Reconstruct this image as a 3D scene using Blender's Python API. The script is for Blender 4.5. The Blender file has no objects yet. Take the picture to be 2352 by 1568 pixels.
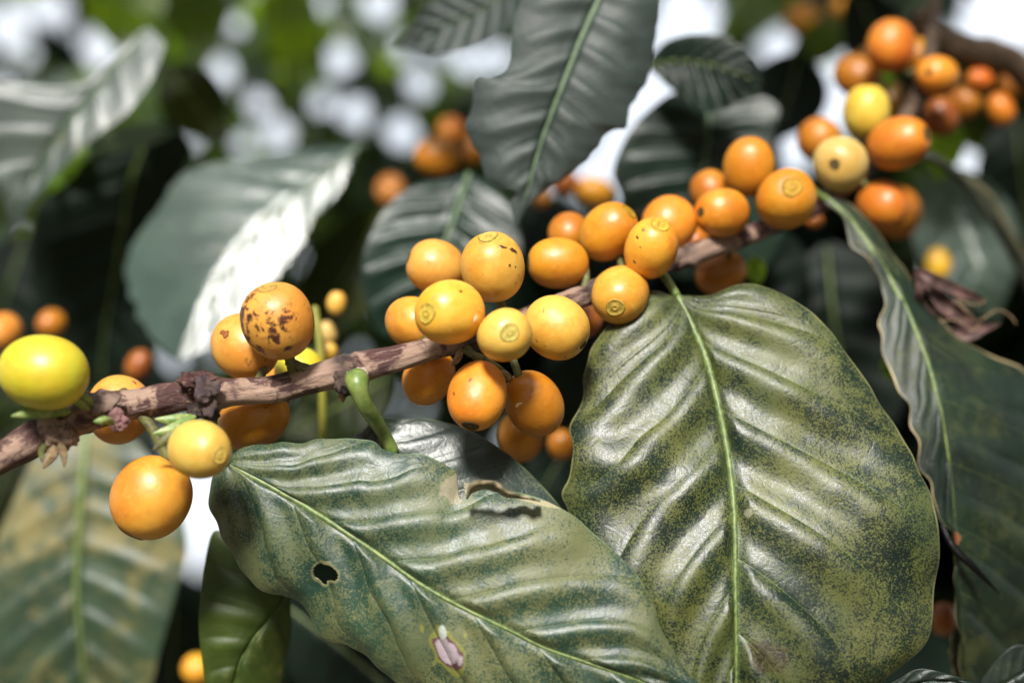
import bpy, math, random
import numpy as np
from mathutils import Vector, Matrix

R = math.radians
def LOG(*a):
    pass
scene = bpy.context.scene
C = scene.collection

# ------------------------------------------------------------------ camera
PITCH = 10.5
cam_d = bpy.data.cameras.new("Camera")
cam = bpy.data.objects.new("Camera", cam_d)
C.objects.link(cam)
CAM = np.array([0.0, 0.0, 1.55])
cam.location = CAM
cam.rotation_euler = (R(90 + PITCH), 0, 0)
cam_d.sensor_width = 36
cam_d.lens = 50
cam_d.clip_start = 0.005
cam_d.clip_end = 2000
cam_d.dof.use_dof = True
cam_d.dof.focus_distance = 0.303
cam_d.dof.aperture_fstop = 4.8
scene.camera = cam

# ------------------------------------------------------------------ light
SUN_EL, SUN_AZ = 32.0, 187.0          # azimuth clockwise from +Y (camera looks along +Y)
world = bpy.data.worlds.new("World")
scene.world = world
world.use_nodes = True
wn = world.node_tree
wn.nodes.clear()
wo = wn.nodes.new('ShaderNodeOutputWorld')
wb = wn.nodes.new('ShaderNodeBackground')
sky = wn.nodes.new('ShaderNodeTexSky')
sky.sky_type = 'NISHITA'
sky.sun_disc = False
sky.sun_elevation = R(SUN_EL)
sky.sun_rotation = R(SUN_AZ)
sky.dust_density = 5.0
sky.air_density = 1.0
sky.ozone_density = 1.0
wb.inputs['Strength'].default_value = 0.15
# thin bright overcast in front of the blue
wt = wn.nodes.new('ShaderNodeTexCoord')
wnz = wn.nodes.new('ShaderNodeTexNoise')
wnz.inputs['Scale'].default_value = 2.2
wnz.inputs['Detail'].default_value = 5
wr = wn.nodes.new('ShaderNodeMapRange')
wr.inputs['From Min'].default_value = 0.3
wr.inputs['From Max'].default_value = 0.7
wr.inputs['To Min'].default_value = 0.8
wr.inputs['To Max'].default_value = 1.0
wm = wn.nodes.new('ShaderNodeMix')
wm.data_type = 'RGBA'
wm.inputs[7].default_value = (3.6, 3.8, 4.1, 1)
wn.links.new(wt.outputs['Generated'], wnz.inputs['Vector'])
wn.links.new(wnz.outputs['Fac'], wr.inputs['Value'])
wn.links.new(wr.outputs['Result'], wm.inputs[0])
wn.links.new(sky.outputs[0], wm.inputs[6])
wn.links.new(wm.outputs[2], wb.inputs[0])
wn.links.new(wb.outputs[0], wo.inputs[0])

sun_d = bpy.data.lights.new("Sun", 'SUN')
sun_d.energy = 3.3
sun_d.angle = R(11)
sun_d.color = (1.0, 0.96, 0.9)
sun = bpy.data.objects.new("Sun", sun_d)
C.objects.link(sun)
sd = Vector((math.sin(R(SUN_AZ)) * math.cos(R(SUN_EL)), math.cos(R(SUN_AZ)) * math.cos(R(SUN_EL)), math.sin(R(SUN_EL))))
sun.rotation_euler = sd.to_track_quat('Z', 'Y').to_euler()
sun.location = (0, 0, 5)

scene.render.engine = 'CYCLES'
scene.view_settings.view_transform = 'Standard'
scene.view_settings.look = 'None'
scene.view_settings.gamma = 1
scene.view_settings.exposure = 1.2

# ------------------------------------------------------------------ helpers
rng = np.random.default_rng(7)
random.seed(7)
cp, sp_ = math.cos(R(PITCH)), math.sin(R(PITCH))
BX = np.array([1.0, 0, 0])                 # right
BY = np.array([0, -sp_, cp])               # up in the view
BZ = np.array([0, cp, sp_])                # forward
K = 0.72 / 2352


def W(x, y, d):
    """world position of photo point (x, y) (2352 wide) standing d metres away"""
    x, y, d = np.asarray(x, float), np.asarray(y, float), np.asarray(d, float)
    return (CAM + ((x - 1176) * K * d)[..., None] * BX + ((784 - y) * K * d)[..., None] * BY + d[..., None] * BZ)


def dirw(v):
    """(right, up, towards the viewer) to a world direction"""
    v = np.asarray(v, float)
    v = v[0] * BX + v[1] * BY - v[2] * BZ
    return v / np.linalg.norm(v)


def catmull(pts, n, return_u=False):
    p = np.asarray(pts, float)
    q = np.vstack([2 * p[0] - p[1], p, 2 * p[-1] - p[-2]])
    m = len(p) - 1
    dense = []
    k = 40
    for i in range(m):
        a, b, c, d = q[i], q[i + 1], q[i + 2], q[i + 3]
        t = np.linspace(0, 1, k, endpoint=False)[:, None]
        dense.append(0.5 * (2 * b + (c - a) * t + (2 * a - 5 * b + 4 * c - d) * t ** 2 + (3 * b - a - 3 * c + d) * t ** 3))
    dense.append(p[-1:])
    dense = np.vstack(dense)
    seg = np.linalg.norm(np.diff(dense[:, :min(3, dense.shape[1])], axis=0), axis=1)
    s = np.concatenate([[0], np.cumsum(seg)])
    s /= s[-1]
    u = np.linspace(0, 1, n)
    return np.stack([np.interp(u, s, dense[:, j]) for j in range(dense.shape[1])], 1)


class Field:
    """smooth random field from sines"""
    def __init__(self, dim, scale, seed, n=14):
        r = np.random.default_rng(seed)
        k = r.normal(size=(n, dim))
        k /= np.linalg.norm(k, axis=1)[:, None]
        self.k = k * scale * r.uniform(0.5, 1.6, (n, 1))
        self.ph = r.uniform(0, 6.28, n)
        self.n = n

    def __call__(self, p):
        p = np.asarray(p, float)
        out = np.zeros(p.shape[:-1])
        for k, ph in zip(self.k, self.ph):
            out += np.sin(p @ k + ph)
        return out / math.sqrt(self.n)


def mesh_np(name, verts, faces, uv=None, col=None, smooth=True):
    """faces: (n,4) or (n,3) int array; uv/col per vertex"""
    verts = np.ascontiguousarray(verts, dtype=np.float32)
    faces = np.asarray(faces, dtype=np.int32)
    me = bpy.data.meshes.new(name)
    nf, k = faces.shape
    me.vertices.add(len(verts))
    me.vertices.foreach_set('co', verts.ravel())
    me.loops.add(nf * k)
    me.loops.foreach_set('vertex_index', faces.ravel())
    me.polygons.add(nf)
    me.polygons.foreach_set('loop_start', np.arange(0, nf * k, k, dtype=np.int32))
    me.polygons.foreach_set('loop_total', np.full(nf, k, dtype=np.int32))
    me.polygons.foreach_set('use_smooth', np.full(nf, smooth, dtype=bool))
    if uv is not None:
        l = me.uv_layers.new(name='UVMap')
        l.data.foreach_set('uv', np.ascontiguousarray(uv[faces.ravel()], dtype=np.float32).ravel())
    if col is not None:
        a = me.color_attributes.new('tint', 'FLOAT_COLOR', 'POINT')
        a.data.foreach_set('color', np.ascontiguousarray(col, dtype=np.float32).ravel())
    me.update()
    me.validate()
    return me


def tag(o, label=None, cat=None, group=None, kind=None):
    if label: o['label'] = label
    if cat: o['category'] = cat
    if group: o['group'] = group
    if kind: o['kind'] = kind
    return o


def empty(name, loc, label, cat, group=None):
    o = bpy.data.objects.new(name, None)
    C.objects.link(o)
    o.location = loc
    o.empty_display_size = 0.01
    return tag(o, label, cat, group)


def part(name, verts, faces, mat, root=None, uv=None, col=None, smooth=True, solid=0):
    """verts in world space; becomes a child of root when given"""
    base = np.array(root.location) if root is not None else np.asarray(verts).reshape(-1, 3).mean(0)
    me = mesh_np(name, np.asarray(verts) - base, faces, uv, col, smooth)
    me.materials.append(mat)
    o = bpy.data.objects.new(name, me)
    C.objects.link(o)
    if root is not None:
        o.parent = root
    else:
        o.location = base
    if solid:
        md = o.modifiers.new('thickness', 'SOLIDIFY')
        md.thickness = solid
        md.offset = 0
    return o


def gridfaces(nu, nv, wrap=False):
    """nu rows of nv vertices; wrap closes each row"""
    i, j = np.meshgrid(np.arange(nu - 1), np.arange(nv if wrap else nv - 1), indexing='ij')
    j2 = (j + 1) % nv
    return np.stack([i * nv + j, i * nv + j2, (i + 1) * nv + j2, (i + 1) * nv + j], -1).reshape(-1, 4)


def tube(path, rad, sides=12, rough=0, seed=0, fscale=900, cap=True):
    """world path (n,3), radii (n,) -> verts, faces, with caps pulled to a point"""
    path = np.asarray(path, float)
    n = len(path)
    rad = np.broadcast_to(np.asarray(rad, float), (n,)).copy()
    tan = np.gradient(path, axis=0)
    tan /= np.linalg.norm(tan, axis=1)[:, None] + 1e-12
    ref = np.array([0.13, 0.3, 0.95])
    nrm = np.cross(tan[0], ref); nrm /= np.linalg.norm(nrm)
    N_ = [nrm]
    for i in range(1, n):
        v = N_[-1] - tan[i] * np.dot(N_[-1], tan[i])
        N_.append(v / np.linalg.norm(v))
    N_ = np.array(N_)
    B_ = np.cross(tan, N_)
    a = np.linspace(0, 2 * math.pi, sides, endpoint=False)
    rr = rad[:, None] * np.ones((1, sides))
    if cap:
        rr[0] *= 0.02
        rr[-1] *= 0.02
    P = path[:, None, :] + rr[..., None] * (np.cos(a)[None, :, None] * N_[:, None, :] + np.sin(a)[None, :, None] * B_[:, None, :])
    if rough:
        f = Field(3, fscale, seed)
        d = (P - path[:, None, :])
        P = path[:, None, :] + d * (1 + rough * f(P))[..., None]
    return P.reshape(-1, 3), gridfaces(n, sides, True)


def merge(parts):
    V_, F_, o = [], [], 0
    for v, f in parts:
        V_.append(v); F_.append(np.asarray(f) + o); o += len(v)
    return np.vstack(V_), np.vstack(F_)


# ------------------------------------------------------------------ materials
class NT:
    def __init__(self, name):
        self.m = bpy.data.materials.new(name)
        self.m.use_nodes = True
        self.t = self.m.node_tree
        self.t.nodes.clear()
        self.out = self.n('ShaderNodeOutputMaterial')

    def n(self, typ, **kw):
        nd = self.t.nodes.new(typ)
        for k, v in kw.items():
            setattr(nd, k, v)
        return nd

    def set(self, sock, v):
        if isinstance(v, bpy.types.NodeSocket):
            self.t.links.new(v, sock)
        elif v is not None:
            if hasattr(sock, 'default_value'):
                try:
                    sock.default_value = v
                except Exception:
                    sock.default_value = (*v, 1) if len(v) == 3 else v

    def noise(self, vec, scale, detail=3, rough=0.55, dist=0.0):
        nd = self.n('ShaderNodeTexNoise')
        self.set(nd.inputs['Vector'], vec)
        nd.inputs['Scale'].default_value = scale
        nd.inputs['Detail'].default_value = detail
        nd.inputs['Roughness'].default_value = rough
        nd.inputs['Distortion'].default_value = dist
        return nd.outputs['Fac']

    def ramp(self, fac, lo, hi, a=0.0, b=1.0):
        nd = self.n('ShaderNodeMapRange')
        nd.interpolation_type = 'SMOOTHSTEP'
        self.set(nd.inputs['Value'], fac)
        nd.inputs['From Min'].default_value = lo
        nd.inputs['From Max'].default_value = hi
        self.set(nd.inputs['To Min'], a)
        self.set(nd.inputs['To Max'], b)
        return nd.outputs['Result']

    def math(self, op, a, b=0.0, c=None):
        nd = self.n('ShaderNodeMath', operation=op)
        self.set(nd.inputs[0], a)
        self.set(nd.inputs[1], b)
        if c is not None:
            self.set(nd.inputs[2], c)
        return nd.outputs[0]

    def mix(self, fac, a, b):
        nd = self.n('ShaderNodeMix', data_type='RGBA')
        self.set(nd.inputs[0], fac)
        self.set(nd.inputs[6], (*a, 1) if isinstance(a, tuple) and len(a) == 3 else a)
        self.set(nd.inputs[7], (*b, 1) if isinstance(b, tuple) and len(b) == 3 else b)
        return nd.outputs[2]

    def bump(self, h, strength, dist, normal=None):
        nd = self.n('ShaderNodeBump')
        self.set(nd.inputs['Height'], h)
        nd.inputs['Strength'].default_value = strength
        nd.inputs['Distance'].default_value = dist
        if normal is not None:
            self.set(nd.inputs['Normal'], normal)
        return nd.outputs[0]

    def coords(self):
        """object coordinates shifted by a per-object random amount"""
        tc = self.n('ShaderNodeTexCoord')
        oi = self.n('ShaderNodeObjectInfo')
        k = self.math('MULTIPLY', oi.outputs['Random'], 7.0)
        va = self.n('ShaderNodeVectorMath', operation='ADD')
        self.set(va.inputs[0], tc.outputs['Object'])
        self.set(va.inputs[1], k)
        return va.outputs[0]

    def principled(self, **kw):
        p = self.n('ShaderNodeBsdfPrincipled')
        for k, v in kw.items():
            k = k.replace('_', ' ')
            if isinstance(v, tuple) and len(v) == 3 and p.inputs[k].type == 'RGBA':
                v = (*v, 1)
            self.set(p.inputs[k], v)
        return p


_cache = {}


def cherry_mat(c1, c2, stain=0.0, specks=0.4, rough=0.42):
    key = (c1, c2, stain, specks, rough)
    if key in _cache:
        return _cache[key]
    n = NT('cherry_skin')
    v = n.coords()
    f = n.ramp(n.noise(v, 75, 4, 0.6), 0.4, 0.6)
    col = n.mix(f, c1, c2)
    fine = n.noise(v, 900, 3, 0.6)
    col = n.mix(n.ramp(fine, 0.55, 0.7, 0, 0.3), col, tuple(min(1, x * 1.2 + 0.04) for x in c1))
    col = n.mix(n.ramp(n.noise(v, 190, 4, 0.65), 0.5, 0.72, 0, 0.3 + 0.2 * specks), col, tuple(x * q for x, q in zip(c2, (.72, .6, .6))))
    # faint greenish-brown freckles and rarer dark specks
    fr = n.noise(v, 420, 2, 0.5)
    col = n.mix(n.ramp(fr, 0.66, 0.72, 0, 0.55 * specks), col, (0.32, 0.16, 0.03))
    sk = n.noise(v, 640, 1, 0.4)
    msk = n.noise(v, 120, 1)
    spk = n.math('MULTIPLY', n.ramp(sk, 0.70, 0.74, 0, 1.0 * min(1, specks * 1.6)), n.ramp(msk, 0.45, 0.6))
    col = n.mix(spk, col, (0.07, 0.025, 0.01))
    if stain:
        s1 = n.noise(v, 430, 6, 0.72, 0.5)
        s2 = n.noise(v, 85, 1)
        st = n.ramp(n.math('ADD', s1, n.math('MULTIPLY', s2, 0.55)), 0.93 - 0.1 * stain, 0.955 - 0.1 * stain)
        s3 = n.noise(v, 1500, 2)
        st = n.math('MULTIPLY', st, n.ramp(s3, 0.3, 0.5, 0.55, 1))
        col = n.mix(st, col, (0.055, 0.012, 0.008))
    b = n.bump(n.noise(v, 1600, 2), 0.12, 0.0002)
    b = n.bump(n.noise(v, 230, 3), 0.22, 0.0008, b)
    r = n.ramp(n.noise(v, 500, 3), 0.3, 0.7, rough - 0.04, rough + 0.08)
    p = n.principled(Base_Color=col, Roughness=r, Normal=b, Subsurface_Weight=0.25, Subsurface_Scale=1.0, Specular_IOR_Level=0.6)
    p.inputs['Subsurface Radius'].default_value = (0.0025, 0.0013, 0.0003)
    n.t.links.new(p.outputs[0], n.out.inputs[0])
    _cache[key] = n.m
    return n.m


def tint_mat(name, rough=0.6, spec=0.3, bump=0.3, scale=900):
    """albedo straight from the vertex tint with fine variation"""
    n = NT(name)
    at = n.n('ShaderNodeAttribute', attribute_name='tint')
    v = n.coords()
    f = n.noise(v, scale, 4, 0.6)
    dk = n.n('ShaderNodeVectorMath', operation='SCALE')
    n.set(dk.inputs[0], at.outputs['Color'])
    n.set(dk.inputs['Scale'], n.ramp(f, 0.3, 0.7, 0.75, 1.25))
    p = n.principled(Base_Color=dk.outputs[0], Roughness=rough, Specular_IOR_Level=spec, Normal=n.bump(f, bump, 0.0003))
    n.t.links.new(p.outputs[0], n.out.inputs[0])
    return n.m


def plain_mat(name, c1, c2, scale=300, rough=0.5, bump=0.2, trans=0.0, spec=0.5):
    n = NT(name)
    v = n.coords()
    f = n.noise(v, scale, 4, 0.6)
    col = n.mix(n.ramp(f, 0.35, 0.65), c1, c2)
    p = n.principled(Base_Color=col, Roughness=rough, Specular_IOR_Level=spec, Normal=n.bump(f, bump, 0.0004))
    sh = p.outputs[0]
    if trans:
        tr = n.n('ShaderNodeBsdfTranslucent')
        n.set(tr.inputs[0], col)
        ms = n.n('ShaderNodeMixShader')
        ms.inputs[0].default_value = trans
        n.t.links.new(p.outputs[0], ms.inputs[1])
        n.t.links.new(tr.outputs[0], ms.inputs[2])
        sh = ms.outputs[0]
    n.t.links.new(sh, n.out.inputs[0])
    return n.m


def leaf_mat(name, dark, mid, film, film_amt=0.5, speckle=0.6, rough=0.3, trans=0.15, tcol=(0.25, 0.45, 0.03),
             vein=(0.16, 0.24, 0.06), nveins=9, slant=0.14, spec=0.9, veinw=0.5):
    """glossy leaf; 'film' is the yellow-green algae crust that mottles old coffee leaves.
    UV: u = -1..1 across (0 = midrib), v = 0..1 along"""
    n = NT(name)
    v = n.coords()
    tc = n.n('ShaderNodeTexCoord')
    sep = n.n('ShaderNodeSeparateXYZ')
    n.set(sep.inputs[0], tc.outputs['UV'])
    u, vv = sep.outputs[0], sep.outputs[1]
    au = n.math('ABSOLUTE', u)
    side = n.math('GREATER_THAN', u, 0.0)
    # lateral veins
    ph = n.math('SUBTRACT', vv, n.math('MULTIPLY', au, slant))
    ph = n.math('ADD', n.math('MULTIPLY', ph, float(nveins)), n.math('MULTIPLY', side, 0.37))
    fr = n.math('PINGPONG', ph, 0.5)                       # 0 on a vein
    vl = n.ramp(fr, 0.0, 0.022, 1, 0)
    vl = n.math('MULTIPLY', vl, n.ramp(au, 0.5, 1.0, 1, 0.2))
    c1 = n.noise(v, 60, 3)
    base = n.mix(n.ramp(c1, 0.35, 0.65), dark, mid)
    # algae film: big patches x fine grains
    big = n.noise(v, 55, 3, 0.6, 0.4)
    med = n.noise(v, 260, 4, 0.7)
    fin = n.noise(v, 2300, 4, 0.8)
    a = n.math('ADD', n.math('MULTIPLY', big, 0.75), n.math('MULTIPLY', med, 0.55))
    a = n.math('ADD', a, n.math('MULTIPLY', fin, 1.35 * speckle))
    t0 = 0.65 + 0.675 * speckle + 0.7 * (0.5 - film_amt)
    cover = n.ramp(a, t0 - 0.07, t0 + 0.07)
    fcol = n.mix(n.ramp(n.noise(v, 35, 2), 0.4, 0.6), film, tuple(x * q for x, q in zip(film, (1.5, 1.3, 1.2))))
    col = n.mix(n.math('MULTIPLY', cover, 0.92), base, fcol)
    col = n.mix(n.math('MULTIPLY', vl, veinw * 0.35), col, vein)
    col = n.mix(n.ramp(au, 0.0, 0.035, 0.5 * veinw, 0), col, vein)
    at = n.n('ShaderNodeAttribute', attribute_name='tint')
    col = n.mix(at.outputs['Alpha'], col, at.outputs['Color'])
    # relief: net of small veins + crinkle
    vo = n.n('ShaderNodeTexVoronoi', feature='DISTANCE_TO_EDGE')
    wv = n.n('ShaderNodeVectorMath', operation='ADD')
    nz = n.n('ShaderNodeTexNoise'); n.set(nz.inputs['Vector'], v); nz.inputs['Scale'].default_value = 250
    sc = n.n('ShaderNodeVectorMath', operation='SCALE'); n.set(sc.inputs[0], nz.outputs['Color']); sc.inputs['Scale'].default_value = 0.004
    n.set(wv.inputs[0], v); n.set(wv.inputs[1], sc.outputs[0])
    n.set(vo.inputs['Vector'], wv.outputs[0]); vo.inputs['Scale'].default_value = 210
    net = n.ramp(vo.outputs['Distance'], 0.0, 0.12)
    bm = n.bump(net, 0.11, 0.00022)
    bm = n.bump(n.noise(v, 1300, 4, 0.7), 0.45, 0.0002, bm)
    bm = n.bump(n.noise(v, 180, 3, 0.6), 0.08, 0.0008, bm)
    bm = n.bump(vl, 0.2, -0.0003, bm)
    rg = n.ramp(cover, 0, 1, rough + 0.04, min(0.75, rough + 0.2))
    p = n.principled(Base_Color=col, Roughness=rg, Normal=bm, Specular_IOR_Level=spec)
    tr = n.n('ShaderNodeBsdfTranslucent')
    tcl = n.mix(n.math('MULTIPLY', cover, 0.5), tcol, tuple(x * 0.6 for x in tcol))
    tcl = n.mix(n.math('MULTIPLY', vl, 0.4), tcl, (0.5, 0.6, 0.15))
    n.set(tr.inputs[0], tcl)
    ms = n.n('ShaderNodeMixShader')
    ms.inputs[0].default_value = trans
    n.t.links.new(p.outputs[0], ms.inputs[1])
    n.t.links.new(tr.outputs[0], ms.inputs[2])
    n.t.links.new(ms.outputs[0], n.out.inputs[0])
    return n.m


M = {}
# cherry tones
GOLD = ((0.60, 0.30, 0.05), (0.54, 0.22, 0.028))
PALE = ((0.58, 0.40, 0.08), (0.54, 0.32, 0.05))
LEMON = ((0.48, 0.44, 0.025), (0.52, 0.38, 0.014))
ORANGE = ((0.54, 0.235, 0.012), (0.48, 0.175, 0.008))
DEEP = ((0.44, 0.165, 0.008), (0.38, 0.12, 0.006))
RUST = ((0.30, 0.09, 0.008), (0.24, 0.06, 0.006))
TAN = ((0.5, 0.35, 0.11), (0.46, 0.28, 0.06))

M['scar'] = tint_mat('blossom_scar', 0.6, 0.25, 0.5, 1500)
M['petiole'] = plain_mat('green_stalk', (0.10, 0.16, 0.03), (0.18, 0.23, 0.06), 350, 0.42, 0.3)
M['rib'] = plain_mat('midrib_green', (0.07, 0.11, 0.03), (0.16, 0.21, 0.06), 700, 0.45, 0.3)
M['rib_pale'] = plain_mat('midrib_pale', (0.06, 0.10, 0.05), (0.10, 0.15, 0.08), 500, 0.5, 0.3)
M['stalk'] = plain_mat('cherry_stalk', (0.12, 0.13, 0.03), (0.07, 0.06, 0.025), 700, 0.6, 0.5)
M['bud'] = plain_mat('bud_leaf', (0.12, 0.22, 0.04), (0.3, 0.36, 0.12), 600, 0.45, 0.3, 0.2)
M['dry'] = plain_mat('dry_scale', (0.16, 0.1, 0.05), (0.3, 0.22, 0.12), 900, 0.8, 0.8)
M['brown_leaf'] = plain_mat('withered_leaf', (0.04, 0.018, 0.016), (0.14, 0.075, 0.065), 250, 0.6, 0.6, 0.15)
M['flap'] = plain_mat('dry_leaf_edge', (0.26, 0.2, 0.13), (0.09, 0.085, 0.035), 500, 0.6, 0.6, 0.15)


def bark_mat():
    n = NT('bark')
    tc = n.n('ShaderNodeTexCoord')
    v = tc.outputs['Object']
    at = n.n('ShaderNodeAttribute', attribute_name='tint')
    mp = n.n('ShaderNodeMapping')
    n.set(mp.inputs[0], tc.outputs['UV'])
    mp.inputs['Scale'].default_value = (1, 1, 1)
    fib = n.noise(mp.outputs[0], 1.6, 7, 0.72, 1.2)
    big = n.noise(v, 95, 5, 0.6, 0.5)
    fin = n.noise(v, 1300, 4, 0.7)
    a = n.mix(n.ramp(big, 0.46, 0.54), (0.07, 0.028, 0.025), (0.32, 0.21, 0.155))
    a = n.mix(n.ramp(fib, 0.55, 0.66, 0, .6), a, (0.42, 0.31, 0.25))
    crk = n.ramp(fib, 0.35, 0.39, 1, 0)
    a = n.mix(n.math('MULTIPLY', crk, 0.85), a, (0.03, 0.015, 0.012))
    a = n.mix(n.ramp(fin, 0.62, 0.72, 0, 0.6), a, (0.5, 0.4, 0.36))
    a = n.mix(at.outputs['Alpha'], a, at.outputs['Color'])
    b = n.bump(fib, 0.8, 0.0010)
    b = n.bump(big, 0.5, 0.0015, b)
    b = n.bump(fin, 0.5, 0.0003, b)
    p = n.principled(Base_Color=a, Roughness=n.ramp(fin, 0.3, 0.7, 0.42, 0.62), Normal=b, Specular_IOR_Level=0.4)
    n.t.links.new(p.outputs[0], n.out.inputs[0])
    return n.m


M['bark'] = bark_mat()
M['leaf_near'] = leaf_mat('leaf_mottled_near', (0.003, 0.010, 0.008), (0.007, 0.02, 0.013), (0.064, 0.08, 0.018), 0.505, 1.25, 0.32, 0.04, nveins=7, slant=0.30, spec=0.62)
M['leaf_front'] = leaf_mat('leaf_mottled_front', (0.007, 0.03, 0.02), (0.016, 0.05, 0.03), (0.08, 0.098, 0.038), 0.52, 1.0, 0.36, 0.06, nveins=8, slant=0.27, spec=.7)
M['leaf_silver'] = leaf_mat('leaf_glossy', (0.006, 0.018, 0.013), (0.014, 0.03, 0.02), (0.06, 0.07, 0.03), 0.25, 0.8, 0.34, 0.04, nveins=9)
M['leaf_slate'] = leaf_mat('leaf_slate', (0.014, 0.024, 0.021), (0.022, 0.034, 0.03), (0.05, 0.06, 0.045), 0.15, 0.5, 0.5, 0.03, spec=0.5, nveins=10, vein=(0.07, 0.11, 0.07), veinw=0.3)
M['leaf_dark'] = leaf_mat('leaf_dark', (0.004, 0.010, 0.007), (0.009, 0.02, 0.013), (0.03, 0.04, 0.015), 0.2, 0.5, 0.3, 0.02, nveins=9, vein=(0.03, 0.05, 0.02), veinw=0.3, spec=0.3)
M['leaf_painted_shade'] = leaf_mat('leaf_painted_shade', (0.003, 0.007, 0.005), (0.006, 0.013, 0.008), (0.012, 0.018, 0.008), 0.2, 0.5, 0.5, 0.01, nveins=9, vein=(0.01, 0.02, 0.01), veinw=0.2, spec=0.15)  # near-black copy of the dark leaf, deep shade put into its colour
M['leaf_grey'] = leaf_mat('leaf_grey', (0.04, 0.058, 0.052), (0.06, 0.08, 0.07), (0.11, 0.12, 0.08), 0.3, 0.3, 0.36, 0.08, nveins=8)
M['leaf_olive'] = leaf_mat('leaf_olive', (0.03, 0.055, 0.008), (0.06, 0.09, 0.012), (0.12, 0.13, 0.03), 0.3, 0.5, 0.45, 0.35, tcol=(0.2, 0.3, 0.01), nveins=8, spec=.5)
M['olive_painted_shade'] = leaf_mat('leaf_olive_painted_shade', (0.008, 0.014, 0.002), (0.016, 0.022, 0.003), (0.03, 0.034, 0.006), 0.3, 0.5, 0.5, 0.2, tcol=(0.06, 0.08, 0.003), nveins=8, spec=.2)  # darker copy of the olive leaf with shade painted into its colour
M['leaf_lime'] = leaf_mat('leaf_lime', (0.05, 0.11, 0.006), (0.09, 0.14, 0.01), (0.16, 0.18, 0.02), 0.2, 0.2, 0.4, 0.6, tcol=(0.5, 0.75, 0.02), nveins=8)
M['leaf_mossy'] = leaf_mat('leaf_mossy', (0.003, 0.010, 0.006), (0.007, 0.02, 0.009), (0.034, 0.046, 0.013), 0.34, 0.9, 0.45, 0.02, spec=0.5, nveins=9, vein=(0.12, 0.16, 0.05))
M['leaf_old'] = leaf_mat('leaf_old', (0.012, 0.03, 0.02), (0.03, 0.055, 0.03), (0.12, 0.115, 0.04), 0.45, 0.5, 0.4, 0.1, spec=.6, nveins=10, vein=(0.2, 0.22, 0.1))
M['leaf_back'] = leaf_mat('leaf_silvery_back', (0.04, 0.065, 0.055), (0.07, 0.1, 0.08), (0.12, 0.13, 0.08), 0.2, 0.3, 0.30, 0.3, tcol=(0.4, 0.55, 0.3), nveins=8)

# ------------------------------------------------------------------ ground
gm = plain_mat('soil', (0.05, 0.035, 0.02), (0.1, 0.08, 0.04), 3, 0.9, 0.5)
gv = np.array([[-400, -400, 0], [400, -400, 0], [400, 400, 0], [-400, 400, 0]], float)
g = part('ground', gv, [[0, 1, 2, 3]], gm)
tag(g, 'brown leaf-littered soil under the coffee bushes', kind='structure')

# ------------------------------------------------------------------ branch
BR = [(-160, 1130, .284), (0, 1050, .290), (110, 992, .294), (200, 952, .297), (300, 930, .299), (450, 905, .301), (620, 893, .304), (750, 862, .305),
      (850, 838, .305), (960, 808, .306), (1080, 778, .308), (1200, 735, .311), (1330, 682, .318), (1450, 632, .326), (1600, 580, .336), (1750, 528, .348),
      (1880, 470, .36), (1990, 380, .372), (2070, 285, .382), (2118, 190, .392), (2140, 90, .402), (2150, -60, .415)]
brp = catmull(BR, 700)
brw = W(brp[:, 0], brp[:, 1], brp[:, 2])
bx = brp[:, 0]
rpx = np.interp(bx, [-160, 0, 110, 200, 260, 420, 445, 470, 495, 530, 700, 770, 800, 850, 900, 1000, 1300, 1600, 2000, 2150],
                [38, 38, 42, 47, 38, 35, 40, 50, 42, 34, 34, 38, 42, 37, 32, 28, 27, 26, 21, 16])
rad = rpx * 0.95 * K * brp[:, 2]
bv, bf = tube(brw, rad, 56, 0.05, 3, 520)
sd_ = 56
# extra relief: lengthwise ridges and gnarls at the nodes
Pb = bv.reshape(-1, sd_, 3)
cen = brw[:, None, :]
ang = np.linspace(0, 2 * math.pi, sd_, endpoint=False)[None, :]
arc = np.linspace(0, 1, 700)[:, None]
node = np.zeros(700)
for nx, wd in ((140, 40), (235, 30), (468, 28), (795, 26), (1080, 30), (1350, 35), (1560, 40), (1800, 40), (2000, 40)):
    node += np.exp(-((bx - nx) / wd) ** 2)
gn = Field(3, 1500, 11)(Pb) * 0.13 * node[:, None] + Field(2, 1, 12)(np.stack([np.cos(ang * 1.0) * 7 + 0 * arc, np.sin(ang) * 7 + arc * 60], -1)) * 0.05
Pb = cen + (Pb - cen) * (1 + gn)[..., None]
uvb = np.stack([np.broadcast_to(arc * 26, (700, sd_)), np.broadcast_to(np.abs(ang / math.pi - 1) * 4.5, (700, sd_))], -1).reshape(-1, 2)
tint = np.zeros((700, sd_, 4))
dk = np.clip((Field(3, 700, 5)(Pb) * 0.5 + 0.4), 0, 1) * np.clip(node, 0, 1)[:, None]
tint[..., :3] = (0.02, 0.014, 0.014)
tint[..., 3] = np.clip(dk * 1.2, 0, 0.85)
rw = np.clip((bx - 1850) / 200, 0, 1)[:, None] * 0.8
tint[..., :3] = np.where((rw > 0.1)[..., None], np.array((.05, .034, .018)), tint[..., :3])
tint[..., 3] = np.maximum(tint[..., 3], rw)
root = empty('coffee_branch', brw[200], 'brown woody coffee branch with peeling bark running diagonally through the photo and carrying the cherries', 'branch')
part('bark', Pb.reshape(-1, 3), bf, M['bark'], root, uvb, tint.reshape(-1, 4))


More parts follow.
